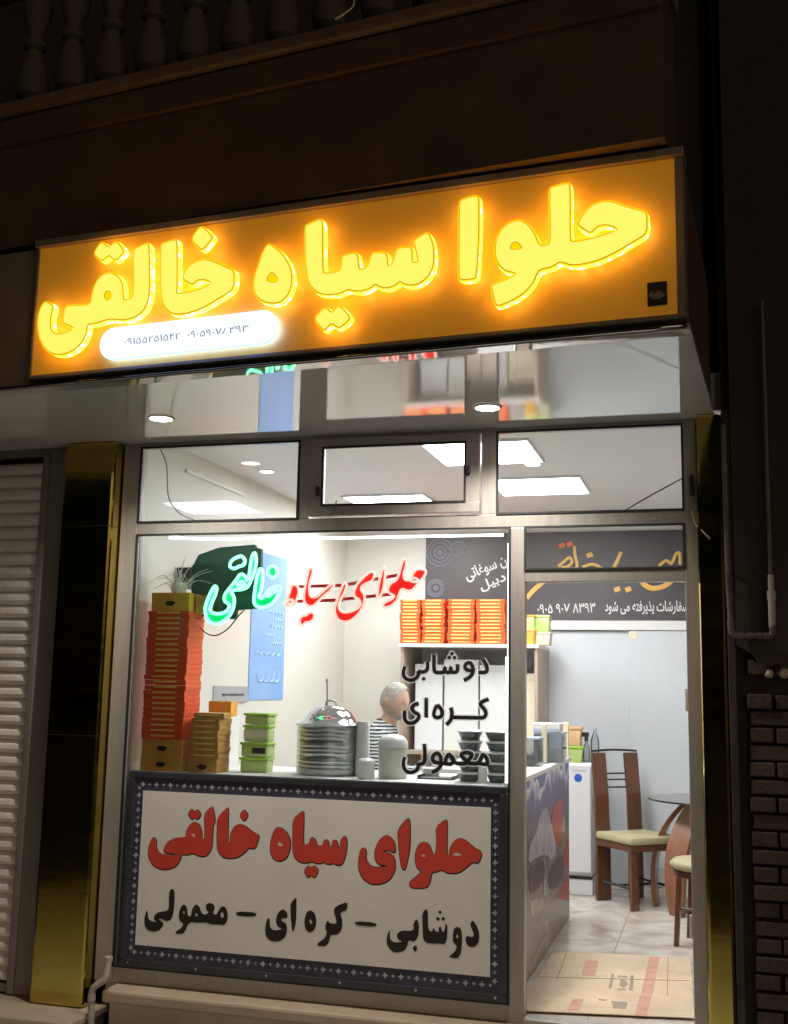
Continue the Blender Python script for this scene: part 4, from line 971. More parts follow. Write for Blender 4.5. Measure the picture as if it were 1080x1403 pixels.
# white paper twist plant on top of the tower
wp = thing('dry_plant', 'spiky white dry plant on top of the tall orange stack', 'plant', (-2.86, .24, SHZ + .168 + .0287 * 24 + .102))
b = MB(); rr = random.Random(4)
for k in range(30):
    a, e, l = rr.uniform(0, 2 * PI), rr.uniform(.4, 1.4), rr.uniform(.10, .26)
    pts = [(0, 0, 0), (math.cos(a) * math.cos(e) * l * .5, math.sin(a) * math.cos(e) * l * .4, math.sin(e) * l * .6), (math.cos(a) * math.cos(e) * l * 1.0, math.sin(a) * math.cos(e) * l * .6, math.sin(e) * l * rr.uniform(.25, .95))]
    b.tube(smoothpath(pts, sub=4), [.003 * (1 - q / 9.5) + .0008 for q in range(9)], 5)
b.build('stems', M['plasticw'], wp, 3)
b = MB(); b.lathe([(0, 0), (.035, 0), (.045, .03), (.04, .06), (0, .055)], 20); b.build('pot', M['plasticw'], wp, .8)
bk = thing('wall_speaker', 'small black box on left wall beside the dark panel', 'speaker', (-3.0, .64, 2.06))
b = MB(); b.box(-.045, .05, -.075, .075, 0, .12, .006); b.build('case', M['black'], bk)
b = MB(); b.lathe([(0, .0), (.045, 0), (.04, .004), (0, .002)], 24, mtx=Matrix.Translation((.052, 0, .06)) @ Matrix.Rotation(PI / 2, 4, 'Y')); b.build('grille', M['darkmetal'], bk)

# steel halva pot
pt = thing('steel_pot', 'big ribbed steel pot with domed lid and ladle', 'pot', (-2.005, .42, SHZ))
R_ = .178
prof = [(0, 0), (R_ - .012, 0), (R_ - .003, .006), (R_, .018)]
for zc in (.035, .055, .075, .115, .135, .155, .195, .215, .235): prof += [(R_, zc - .006), (R_ + .0035, zc), (R_, zc + .006)]
prof += [(R_, .25), (R_ + .008, .256), (R_ + .012, .262), (R_ + .008, .268), (R_ - .004, .266)]
b = MB(); b.lathe(prof, 56); b.build('body', M['steel'], pt, .7)
b = MB(); b.lathe([(R_ - .004, .262), (R_ - .008, .268), (R_ - .03, .276), (.135, .30), (.115, .325), (.088, .346), (.05, .360), (.02, .365), (0, .366)], 56); lid = b.build('lid', M['lidsteel'], pt, 3)
b = MB(); b.tube(smoothpath([(-.03, 0, .362), (-.025, 0, .384), (0, 0, .39), (.025, 0, .384), (.03, 0, .362)]), .005, 8); b.build('lid_handle', M['steel'], lid, 3)
b = MB(); b.tube([(-.06, .12, .30), (-.075, .14, .49)], .005, 8); b.tube([(-.075, .14, .49), (-.076, .141, .505)], .008, 8); b.build('ladle_handle', M['steel'], pt, .8)
# green tubs
for k, (z0, h, lab) in enumerate(((0, .082, 'green tub with lime lid at the bottom of the stack beside pot'), (.083, .078, 'green tub with dark label second from bottom beside pot'), (.162, .092, 'green tub with cream label and lime lid second from top beside pot'), (.255, .062, 'clear green tub topmost in the stack beside the steel pot'))):
    t = thing('food_tub', lab, 'tub', (-2.40 + .004 * k, .36, SHZ + z0), .05 * (-1) ** k, 'stacked green tubs')
    w = .155 if k < 2 else .14
    b = MB(); b.box(-w / 2, w / 2, -.055, .055, 0, h - .016, .010); bd = b.build('tub', M['greenbox'], t, .6)
    b = MB(); b.box(-w / 2 - .006, w / 2 + .006, -.061, .061, h - .017, h - .002, .005); b.build('lid', M['greenlid'], t, .6)
    if k in (1, 2):
        b = MB(); b.box(-.01 if k == 1 else -.07, .068, -.0575, -.0548, .018, h - .03); lb_ = b.build('label', M['darkmetal'] if k == 1 else M['paper'], bd)
# white jars
def jar(label, loc, r, h, m, dome):
    t = thing('plastic_jar', label, 'jar', loc)
    b = MB(); b.lathe([(0, 0), (r - .006, 0), (r, .008), (r, h * .68), (r - .002, h * .70), (0, h * .70)], 36); b.build('body', m, t, .7)
    if dome: pr_ = [(r + .003, h * .70), (r + .004, h * .76), (r, h * .86), (r * .8, h * .95), (r * .45, h), (0, h * 1.01)]
    else: pr_ = [(r * .96, h * .70), (r * .96, h * .94), (r * .88, h), (0, h)]
    b = MB(); b.lathe(pr_, 36); b.build('lid', M['plasticw'], t, .7); return t
jar('tall narrow white plastic jar between pot and dome lidded jar', (-1.80, .36, SHZ), .037, .285, M['plasticw'], False)
jar('wide pale jar with white domed lid in front of the man', (-1.627, .34, SHZ), .076, .222, M['plasticg'], True)
jar('low white tub in front of the tall narrow jar', (-1.735, .22, SHZ), .045, .105, M['plasticw'], True)
# black bowls with clear lids
for j, (x, nn) in enumerate(((-1.213, 5), (-1.068, 5))):
    for k in range(nn):
        wd = 'left' if j == 0 else 'right'
        t = thing('takeaway_bowl', '%s black bowl from the top in the %s bowl stack behind the glass' % (ORD[nn - 1 - k] if k < nn - 1 else 'topmost', wd), 'bowl', (x + random.uniform(-.004, .004), .34, SHZ + .0525 * k), random.uniform(-.2, .2), 'black takeaway bowls in two stacks')
        b = MB(); b.lathe([(0, 0), (.044, 0), (.05, .006), (.062, .036), (.065, .040), (.060, .040), (.048, .010), (0, .008)], 32); b.build('bowl', M['bowl'], t, .7)
        b = MB(); b.lathe([(.067, .039), (.067, .044), (.060, .047), (.05, .0505), (0, .0515)], 32); b.build('lid', M['plasticw'], t, .7)
b_ = thing('paper_roll', 'small white paper stand between two stacks of black bowls', 'stand', (-1.14, .30, SHZ))
b = MB(); b.box(-.022, .022, -.008, .008, 0, .075, .003); b.build('card', M['white'], b_)
b = MB(); b.box(-.03, .03, -.02, .02, 0, .008, .002); b.build('foot', M['white'], b_)
tr = thing('serving_tray', 'flat dark tray beside the left bowl stack', 'tray', (-1.40, .42, SHZ))
b = MB(); b.box(-.09, .09, -.07, .07, 0, .008, .003); b.build('base', M['darkmetal'], tr)
b = MB(); b.box(-.095, -.088, -.075, .075, 0, .02, .002); b.box(.088, .095, -.075, .075, 0, .02, .002); b.split('rim', M['darkmetal'], tr)
ph = thing('card_terminal', 'cream payment terminal beside the domed jar', 'card terminal', (-1.47, .55, SHZ), .2)
b = MB(); b.box(-.045, .045, -.07, .07, 0, .05, .01); b.build('case', M['plasticw'], ph, .6)
b = MB(); b.box(-.035, .035, .01, .055, .05, .053); b.build('screen', M['black'], ph)

# ================================================================ walls of the shop
def xput(mb, name, m, label, cat): return tag(mb.build(name, m), label, cat)
X = -3.05
po = thing('wall_poster', 'tall blue poster with pale writing on the left wall', 'poster', (X, 2.03, 1.40))
IP = Matrix.Translation(-po.location)
b = MB(); b.box(X + .002, X + .006, 1.705, 2.345, 1.40, 2.43); o = b.build('sheet', M['poster']); o.parent = po; o.matrix_parent_inverse = IP
b = MB()
for zc, ya, yb in ((2.02, 2.02, 2.30), (1.97, 2.08, 2.28), (1.92, 2.05, 2.30), (1.85, 1.95, 2.12), (1.80, 2.10, 2.27), (1.72, 1.80, 2.25)):
    pts = [Vector((X + .0075, ya + (yb - ya) * k / 14, zc + .012 * math.sin(k * 1.9 + zc * 40))) for k in range(15)]
    b.tube(pts, .0042, 5)
for k in range(4): b.tube(smoothpath([Vector((X + .0075, 1.84 + .1 * k, 1.58)), Vector((X + .0075, 1.86 + .1 * k, 1.53)), Vector((X + .0075, 1.93 + .1 * k, 1.535)), Vector((X + .0075, 1.95 + .1 * k, 1.60))]), .006, 5)
o = b.build('writing', M['posterink'], None, 3); o.parent = po; o.matrix_parent_inverse = IP
gl_ = thing('wall_notice', 'grey notice with a line of small writing on left wall', 'notice', (X, 1.42, 1.385))
IG = Matrix.Translation(-gl_.location)
b = MB(); b.box(X + .002, X + .007, 1.15, 1.70, 1.385, 1.49); o = b.build('plate', M['greyplate']); o.parent = gl_; o.matrix_parent_inverse = IG
b = MB(); b.tube([Vector((X + .0085, 1.28 + .34 * k / 40, 1.435 + .011 * math.sin(k * 2.3) * math.sin(k * .7))) for k in range(41)], .0032, 5)
o = b.build('writing', M['black'], None, 3); o.parent = gl_; o.matrix_parent_inverse = IG
so_ = thing('wall_socket', 'double grey wall socket low on the left wall', 'socket', (X, 1.28, 1.08))
IS = Matrix.Translation(-so_.location)
b = MB(); b.box(X, X + .012, 1.17, 1.40, 1.125, 1.165, .003); b.box(X, X + .012, 1.17, 1.40, 1.075, 1.118, .003); b.split('cover', M['greyplate'], so_, None, IS)
b = MB()
for zc in (1.096, 1.145):
    for yc in (1.24, 1.33): b.lathe([(0, 0), (.013, 0), (.013, .002), (0, .002)], 14, mtx=Matrix.Translation((X + .0125, yc, zc)) @ Matrix.Rotation(PI / 2, 4, 'Y'))
b.split('outlet', M['darkmetal'], so_, None, IS)

YB = 3.75
wb = thing('wall_banner', 'charcoal banner with gold writing across the back wall', 'banner', (-1.0, YB, 2.07))
IWB = Matrix.Translation(-wb.location)
def wbp(o): o.parent = wb; o.matrix_parent_inverse = IWB; return o
bx0_ = fac(584, 760, YB).x
b = MB(); b.box(bx0_, .45, YB - .012, YB - .002, 2.075, 2.80); wbp(b.build('sheet', M['darkbanner']))
yb = YB - .0135
b = MB()
for (a, c, r) in ((603, 757, .115), (603, 757, .085), (603, 757, .05), (597, 806, .07), (597, 806, .05), (628, 752, .06)):
    p = fac(a, c, yb); q = [Vector((p.x + r * math.cos(k * PI / 12) * (1 + .05 * math.cos(k * PI / 1.5)), yb, p.z + r * math.sin(k * PI / 12))) for k in range(24)]
    q = [v for v in q]; ribbon(b, q + [q[0]], yb, .008, .08)
p = fac(603, 757, yb); disc(b, p, yb, .032, .03); p = fac(597, 806, yb); disc(b, p, yb, .025, .03)
wbp(b.build('rosettes', M['bannergrey'], None, 3))
def wtext(name, txt, px0, py0, px1, py1, m, bold, h, tilt=None):
    A, B = fac(px0, py0, yb), fac(px1, py1, yb)
    me = text_mesh(rtl(txt), (B - A).length, bold=bold, height=h)
    me.transform(Matrix(((1, 0, 0, (A.x + B.x) / 2), (0, 0, -1, yb), (0, 1, 0, (A.z + B.z) / 2), (0, 0, 0, 1))) @ Matrix.Rotation(math.atan2(B.z - A.z, B.x - A.x), 4, 'Z'))
    return wbp(link(name, me, m))
wtext('white_writing', 'بهترین سوغاتی', 638, 790, 720, 757, M['whitevinyl'], .02, .125)
wtext('white_writing', 'اردبیل', 658, 805, 704, 786, M['whitevinyl'], .02, .10)
wtext('phone_number', '۰۹۰۵ ۹۰۷ ۸۳۹۳', 736, 834, 816, 832, M['whitevinyl'], .012, .085)
wtext('white_writing', 'انواع سفارشات پذیرفته می شود', 829, 834, 965, 834, M['whitevinyl'], .02, .13)
b = MB(); b2 = MB()
def wr(mb, pts, r): ribbon(mb, smoothpath([fac(a, c, yb) for a, c in pts], sub=5), yb, r, .06)
wr(b, [(722, 820), (731, 809), (746, 796), (760, 786)], .020)
wr(b, [(878, 790), (882, 800), (893, 806), (908, 804), (920, 796), (926, 784)], .022)
wr(b, [(765, 776), (772, 770), (780, 764), (784, 770), (778, 776), (770, 778), (790, 778), (788, 760), (787, 748)], .012)
wr(b, [(840, 780), (846, 768), (851, 756)], .014)
wr(b, [(903, 775), (913, 768), (920, 772), (926, 760), (931, 758), (932, 774)], .012)
wr(b, [(798, 777), (812, 773), (826, 779)], .012)
for a, c in ((808, 761), (846, 808), (861, 808)): wr(b, [(a - 4, c + 1), (a + 4, c - 2)], .020)
wbp(b.build('gold_writing', M['goldprint'], None, 3))
for a, c in ((770, 748), (781, 746)): wr(b2, [(a - 4, c + 1), (a + 4, c - 2)], .020)
wbp(b2.build('red_dots', M['redgold'], None, 3))

sd_ = thing('sliding_doors', 'pale grey sliding partition doors on the back wall', 'doors', (-.6, YB, 0))
ISD = Matrix.Translation((.6, -YB, 0))
def sdp(b, n, m): o = b.build(n, m); o.parent = sd_; o.matrix_parent_inverse = ISD; return o
xa, xb_ = fac(740, 900, 3.7).x, fac(862, 900, 3.69).x
b = MB(); b.box(xa, xb_ + .03, 3.70, 3.72, .04, 1.985, .002); sdp(b, 'door_leaf', M['slider'])
b = MB(); b.box(xb_, .5, 3.672, 3.695, .04, 1.985, .002); sdp(b, 'door_leaf', M['slider'])
b = MB(); b.box(xa, .5, 3.66, 3.735, 1.99, 2.065, .004); sdp(b, 'top_track', M['white'])
b = MB(); b.box(xa, .5, 3.66, 3.735, 0.001, .035, .003); sdp(b, 'bottom_track', M['white'])
p = fac(868, 870, 3.67); b = MB(); b.lathe([(0, 0), (.035, 0), (.03, .004), (0, .004)], 18, mtx=Matrix.Translation((p.x, 3.672, p.z)) @ Matrix.Rotation(PI / 2, 4, 'X')); sdp(b, 'sticker', M['paper'])

# ---------------------------------------------------------------- shelf cabinet with the orange boxes
cx0, cx1 = fac(549, 900, 3.05).x, fac(737, 900, 3.05).x
cb = thing('shelf_cabinet', 'taupe open shelf cabinet under rows of orange boxes', 'cabinet', ((cx0 + cx1) / 2, 3.35, 0))
ICB = Matrix.Translation(-cb.location)
def cbp(b, n, m): o = b.build(n, m); o.parent = cb; o.matrix_parent_inverse = ICB; return o
CT_ = 1.845
b = MB(); b.box(cx0, cx0 + .025, 3.05, 3.65, 0, CT_ - .026); cbp(b, 'side_panel', M['cabinet'])
b = MB(); b.box(cx1 - .025, cx1, 3.05, 3.65, 0, CT_ - .026); cbp(b, 'side_panel', M['cabinet'])
b = MB(); b.box(cx0 - .01, cx1 + .01, 3.03, 3.66, CT_ - .025, CT_); cbp(b, 'top', M['white'])
b = MB(); b.box(cx0 + .026, cx1 - .026, 3.62, 3.64, 0.001, CT_ - .027); cbp(b, 'back_panel', M['cabin'])
b = MB(); b.box(cx0 + .027, cx1 - .027, 3.08, 3.61, .55, .575); b.box(cx0 + .027, cx1 - .027, 3.08, 3.61, 1.0, 1.025); b.split('shelf', M['cabinet'], cb, None, ICB)
for k, (xx, ww, hh, m, lab) in enumerate(((cx0 + .19, .22, .66, M['fridge'], 'tall white carton standing left in the shelf cabinet'), (cx0 + .45, .27, .70, M['plasticw'], 'taller white carton standing in the middle of shelf cabinet'), (cx0 + .70, .20, .66, M['white'], 'white carton next to the cream one in shelf cabinet'))):
    t = thing('tall_carton', lab, 'box', (xx, 3.36, 1.026))
    b = MB(); b.box(-ww / 2, ww / 2, -.15, .15, 0, hh, .006); b.build('body', m, t)
    b = MB(); b.box(-ww / 2 - .003, ww / 2 + .003, -.153, .153, hh - .05, hh + .003, .004); b.build('lid', m, t)
t = thing('tall_carton', 'cream carton standing right in the shelf cabinet', 'box', (cx1 - .15, 3.34, 1.026))
b = MB(); b.box(-.11, .11, -.12, .12, 0, .60, .006); b.build('body', M['paper'], t)
b = MB(); b.box(-.113, .113, -.123, .123, .55, .603, .004); b.build('lid', M['paper'], t)
proto = carton(.16, .20, .0265, M['orange'], M['strip_y'], (.70, .40))
first = True
for j, (pa, pb, nn) in enumerate(((548, 576, 13), (578, 609, 13), (613, 650, 13), (652, 692, 13))):
    A, B = fac(pa, 850, 3.10).x, fac(pb, 850, 3.10).x
    wid = ['leftmost', 'second from left', 'third from left', 'rightmost'][j]
    for k in range(nn):
        o = proto if first else copy_tree(proto); first = False
        o.location = ((A + B) / 2 + random.uniform(-.005, .005), 3.20 + random.uniform(-.006, .006), CT_ + .001 + .0267 * k)
        o.scale = ((B - A) / .16 * .97, 1, 1); o.rotation_euler.z = random.uniform(-.025, .025)
        i = nn - 1 - k
        tag(o, '%s orange box of the %s stack on the shelf cabinet' % (ORD[i] if i else 'topmost', wid), 'box', 'orange sweet boxes on the shelf cabinet')
def tub(label, loc, w, d, h, mb_, ml, rz=0.0, group=None):
    t = thing('food_tub', label, 'tub', loc, rz, group)
    b = MB(); b.prism([(-w * .44, 0), (w * .44, 0), (w / 2, h * .84), (-w / 2, h * .84)], 'y', -d / 2, d / 2, .004); b.build('tub', mb_, t, .6)
    b = MB(); b.box(-w / 2 - .006, w / 2 + .006, -d / 2 - .006, d / 2 + .006, h * .84 + .0005, h, .004); b.build('lid', ml, t, .6); return t
x_ = lambda px, y=3.12: fac(px, 880, y).x
tub('yellow tub beside the rightmost orange stack on the shelf cabinet', (x_(727), 3.12, CT_ + .001), .075, .12, .12, M['yellowcard'], M['strip_y'])
tub('yellow topped tub stacked on the yellow one of shelf cabinet', (x_(727), 3.13, CT_ + .125), .07, .11, .10, M['greenbox'], M['yellowcard'])
tub('pale green tub at the right end of the shelf cabinet top', (x_(741), 3.22, CT_ + .10), .12, .14, .13, M['greenbox'], M['greenbox'])
tub('cream tub under the pale green one on cabinet end', (x_(742), 3.22, CT_ + .001), .12, .14, .098, M['paper'], M['paper'])

# ---------------------------------------------------------------- serving counter by the door
CX = -.965
sc_ = thing('serving_counter', 'serving counter with printed vinyl side next to the doorway', 'counter', (-1.25, 1.4, 0))
ISC = Matrix.Translation((1.25, -1.4, 0))
def scp(b, n, m, sm=None): o = b.build(n, m, None, sm); o.parent = sc_; o.matrix_parent_inverse = ISC; return o
b = MB(); b.box(-1.55, CX - .004, .84, 2.40, 0.002, 1.03); b.box(-.995, CX - .004, .10, .838, .002, 1.03); scp(b, 'body', M['white'])
b = MB(); b.box(CX - .003, CX, .12, 2.40, 0.01, 1.03); scp(b, 'printed_panel', M['cprint'])
b = MB(); b.box(-1.60, CX + .018, .842, 2.43, 1.031, 1.058, .005); b.box(-.998, CX + .018, .10, .840, 1.031, 1.058, .004); scp(b, 'top', M['white'])
Z2 = (690, 1030, 3.484)
def cpoly(pts, y=CX + .0012):
    q = [xpl(Z2[0] + a / Z2[2], Z2[1] + c / Z2[2], CX) for a, c in pts]; q = [Vector((min(v.y, 2.385), v.z)) for v in q]; return [(v.x, v.y) for v in chaikin(q, 1)]
def cshape(name, polys, col, off):
    b = MB()
    for p in polys: b.prism(cpoly(p), 'x', CX + .0004, CX + off)
    return scp(b, name, mat('print_' + name, col, .35, var=.55, scale=13))
cshape('white_domes', [[(118, 540), (125, 440), (150, 400), (165, 330), (185, 285), (200, 265), (212, 275), (220, 320), (238, 370), (250, 430), (246, 500), (225, 515), (205, 490), (160, 500)], [(186, 500), (196, 490), (206, 690), (192, 700)], [(285, 300), (295, 340), (290, 390), (275, 380)]], (.36, .35, .42), .0016)
cshape('red_petals', [[(228, 300), (245, 255), (272, 215), (282, 235), (272, 300), (280, 350), (268, 440), (250, 450), (240, 400), (228, 340)], [(300, 440), (315, 390), (332, 380), (332, 470), (318, 520), (300, 560), (285, 540), (284, 490)], [(250, 690), (280, 640), (300, 590), (316, 630), (332, 650), (328, 690), (290, 710)]], (.42, .07, .05), .0022)
cshape('dark_halls', [[(120, 560), (160, 520), (190, 505), (200, 600), (160, 660), (122, 680)], [(215, 560), (280, 470), (290, 600), (240, 660), (215, 650)]], (.10, .085, .085), .0019)
cshape('pale_rays', [[(118, 1040), (200, 870), (215, 860), (130, 1060)], [(190, 820), (215, 800), (222, 900), (200, 960)], [(120, 720), (180, 690), (200, 740), (130, 800)]], (.38, .32, .29), .0015)
# goods on the counter
def clearbox(label, loc, w, d, h):
    t = thing('display_case', label, 'case', loc)
    b = MB()
    for q in ((-w / 2, -w / 2 + .004, -d / 2, d / 2, 0, h), (w / 2 - .004, w / 2, -d / 2, d / 2, 0, h), (-w / 2 + .004, w / 2 - .004, -d / 2, -d / 2 + .004, 0, h), (-w / 2 + .004, w / 2 - .004, d / 2 - .004, d / 2, 0, h)): b.box(*q)
    b.build('panes', M['clear'], t)
    b = MB(); b.box(-w / 2, w / 2, -d / 2, d / 2, h + .0005, h + .010); b.build('lid', M['pblue'], t)
    b = MB(); b.box(-w / 2 + .02, w / 2 - .02, -d / 2 + .02, d / 2 - .02, 0.001, h * .45, .01); b.build('sweets', M['bowl'] if 'left' in label else M['cabin'], t)
    return t
q = fac(733, 1030, 1.35); clearbox('clear display case left on the serving counter', (q.x - .05, 1.38, 1.059), .16, .22, .155)
q = fac(757, 1030, 1.75); clearbox('clear display case right on the serving counter under white box', (q.x - .02, 1.80, 1.059), .18, .20, .175)
q = fac(752, 992, 1.72)
t = thing('tissue_box', 'white and blue box lying on the display case', 'box', (q.x - .01, 1.76, 1.2455)); b = MB(); b.box(-.085, .085, -.07, .07, 0, .055, .006); bd = b.build('body', M['white'], t); b = MB(); b.box(-.0855, .0855, -.0712, -.0695, .008, .022); b.build('blue_band', M['pblue'], bd)
for px, y, lab in ((746, 1.62, 'slim tan post standing left on the serving counter'), (776, 2.28, 'slim tan post standing at the far end of serving counter')):
    q = fac(px, 1030, y); t = thing('counter_post', lab, 'post', (q.x, y, 1.059)); b = MB(); b.box(-.016, .016, -.016, .016, .006, .235, .003); b.build('shaft', M['paper'], t); b = MB(); b.box(-.03, .03, -.03, .03, 0, .006, .002); b.build('foot', M['steel'], t)
# white fridge behind the counter
fr_ = thing('low_fridge', 'low white fridge with blue sticker behind the counter end', 'fridge', (-1.11, 3.47, 0))
b = MB(); b.box(-.20, .205, -.16, .18, .135, .965, .008); b.build('body', M['fridge'], fr_)
b = MB(); b.box(-.195, .20, -.185, -.162, .165, .955, .008); dr = b.build('door', M['fridge'], fr_)
b = MB(); b.box(-.195, .20, -.17, .175, .118, .134); b.build('gap_line', M['black'], fr_)
b = MB(); b.box(-.20, .205, -.165, .18, 0.001, .117, .004); b.build('plinth', M['fridge'], fr_)
b = MB(); b.lathe([(0, 0), (.03, 0), (.03, .002), (0, .002)], 24, mtx=Matrix.Translation((.105, -.1855, .855)) @ Matrix.Rotation(PI / 2, 4, 'X')); b.build('sticker', M['blue'], dr)
b = MB(); b.box(.06, .17, -.1868, -.1852, .905, .915); b.build('badge_line', M['pblue'], dr)
q = fac(786, 1020, 3.42); tub('lime green tub on the low white fridge', (q.x, 3.42, .966), .15, .15, .12, M['greenbox'], M['greenlid'])
tub('peach tub stacked on the lime one on fridge', (q.x - .01, 3.42, 1.087), .15, .15, .145, M['peach'], M['peach'])
q = fac(804, 1000, 3.42)
t = thing('spray_bottle', 'black topped spray bottle beside the peach tub', 'bottle', (q.x - .005, 3.44, .966)); b = MB(); b.lathe([(0, 0), (.024, 0), (.026, .01), (.026, .11), (.012, .14), (.012, .155), (0, .155)], 20); b.build('bottle', M['clear'], t, .7)
b = MB(); b.box(-.014, .014, -.014, .014, .156, .19, .004); b.box(-.05, .02, -.01, .01, .19, .225, .005); b.box(-.052, -.044, -.006, .006, .15, .20, .002); b.build('trigger', M['black'], t)
q = fac(817, 1010, 3.42)
t = thing('water_bottle', 'clear water bottle on the right corner of fridge', 'bottle', (q.x - .01, 3.42, .966)); b = MB(); b.lathe([(0, 0), (.030, 0), (.033, .01), (.033, .06), (.030, .07), (.033, .08), (.033, .16), (.026, .19), (.012, .225), (.012, .24), (0, .24)], 24); b.build('bottle', M['clear'], t, .7); b = MB(); b.lathe([(.0, .241), (.015, .241), (.015, .262), (0, .262)], 16); b.build('cap', M['pblue'], t, .7)

# ---------------------------------------------------------------- chairs and table
def dining_chair(loc, rz, label):
    t = thing('dining_chair', label, 'chair', loc, rz, 'wooden chairs round the table')
    b = MB(); b.box(-.215, .215, -.215, .20, .395, .442, .006); b.build('seat_frame', M['wood'], t)
    b = MB(); b.box(-.225, .225, -.23, .205, .443, .495, .018); b.build('cushion', M['cushion'], t, .7)
    for s in (-1, 1):
        b = MB(); pr = [(.205, .0), (.235, .0), (.235, .45), (.25, .75), (.285, 1.05), (.262, 1.052), (.228, .75), (.21, .45)]
        x0, x1 = (s * .205, s * .085) if s > 0 else (s * .205, s * .085)
        b.prism(pr, 'x', min(x0, x1), max(x0, x1), .003); b.build('back_slat', M['wood'], t)
    b = MB()
    for zc, yc in ((.90, .258), (.855, .252), (.80, .246)): b.tube([Vector((-.086, yc, zc)), Vector((.086, yc, zc))], .006, 8)
    b.tube(smoothpath([Vector((-.205, .276, 1.063)), Vector((0, .282, 1.072)), Vector((.205, .276, 1.063))]), .008, 8); b.split('cross_rod', M['darkmetal'], t, .8)
    for s in (-1, 1):
        b = MB(); b.box(s * .175 - .032, s * .175 + .032, -.212, -.182, 0, .394, .004); b.build('leg', M['wood'], t)
    b = MB()
    for s in (-1, 1): b.tube([Vector((s * .17, -.19, .14)), Vector((s * .17, .215, .14))], .009, 8)
    b.tube([Vector((-.17, 0, .14)), Vector((.17, 0, .14))], .009, 8); b.split('stretcher', M['darkmetal'], t, .8)
    return t
dining_chair((-.56, 3.10, 0), math.radians(40), 'wooden chair with tall two slat back beside the fridge')
st_ = thing('stool', 'cream seated stool with thin dark legs at the doorway', 'stool', (-.06, 1.92, 0), math.radians(-14), 'wooden chairs round the table')
b = MB(); b.lathe([(0, .44), (.20, .44), (.225, .455), (.23, .475), (.21, .498), (.1, .507), (0, .509)], 40); b.build('cushion', M['cushion'], st_, 3)
b = MB(); b.lathe([(0, .405), (.205, .405), (.21, .439), (0, .439)], 40); b.build('seat_frame', M['wood'], st_, .7)
for sx in (-1, 1):
    for sy in (-1, 1): b = MB(); b.prism([(sx * .14 - .016, .404), (sx * .14 + .016, .404), (sx * .165 + .013, 0), (sx * .165 - .013, 0)], 'y', sy * .14 - .016, sy * .14 + .016, .003); b.build('leg', M['wood'], st_)
b = MB()
for s in (-1, 1): b.tube([Vector((s * .155, -.14, .17)), Vector((s * .155, .14, .17))], .010, 8); b.tube([Vector((-.153, s * .14, .22)), Vector((.153, s * .14, .22))], .010, 8)
b.split('stretcher', M['wood'], st_, .8)
tb_ = thing('round_table', 'round glass table on curved reddish wood legs', 'table', (-.03, 3.08, 0))
b = MB(); b.lathe([(0, .748), (.446, .748), (.452, .754), (.446, .760), (0, .760)], 64); b.build('glass_top', M['tglass'], tb_, .7)
for k, a in enumerate((-128, 175, -38, 62)):
    A = math.radians(a); U_ = Vector((math.cos(A), math.sin(A), 0)); W_ = Vector((-math.sin(A), math.cos(A), 0))
    path = [(.40, 0), (.415, .12), (.412, .28), (.385, .42), (.33, .55), (.25, .66), (.17, .745)]
    sp = smoothpath([Vector((r, z_, 0)) for r, z_ in path], sub=5)
    bm = bmesh.new(); rings = []
    for i, p in enumerate(sp):
        d = (sp[min(i + 1, len(sp) - 1)] - sp[max(i - 1, 0)]).normalized(); nn = Vector((d.y, -d.x, 0)); f = i / (len(sp) - 1)
        th_, wd = .016 , .055 + .035 * math.sin(f * PI)
        rings.append([bm.verts.new(U_ * (p.x + nn.x * sx * th_) + Vector((0, 0, max(0, p.y + nn.y * sx * th_))) + W_ * sy * wd) for sx, sy in ((-1, -1), (1, -1), (1, 1), (-1, 1))])
    for r1, r2 in zip(rings, rings[1:]):
        for q_ in range(4): bm.faces.new((r1[q_], r1[(q_ + 1) % 4], r2[(q_ + 1) % 4], r2[q_]))
    bm.faces.new(rings[0]); bm.faces.new(rings[-1][::-1])
    m_ = MB(); m_._add(bm); m_.build('leg', M['woodlight'], tb_, .6)
b = MB(); b.lathe([(0, .715), (.20, .715), (.20, .7465), (0, .7465)], 32); b.build('hub', M['wood'], tb_, .6)

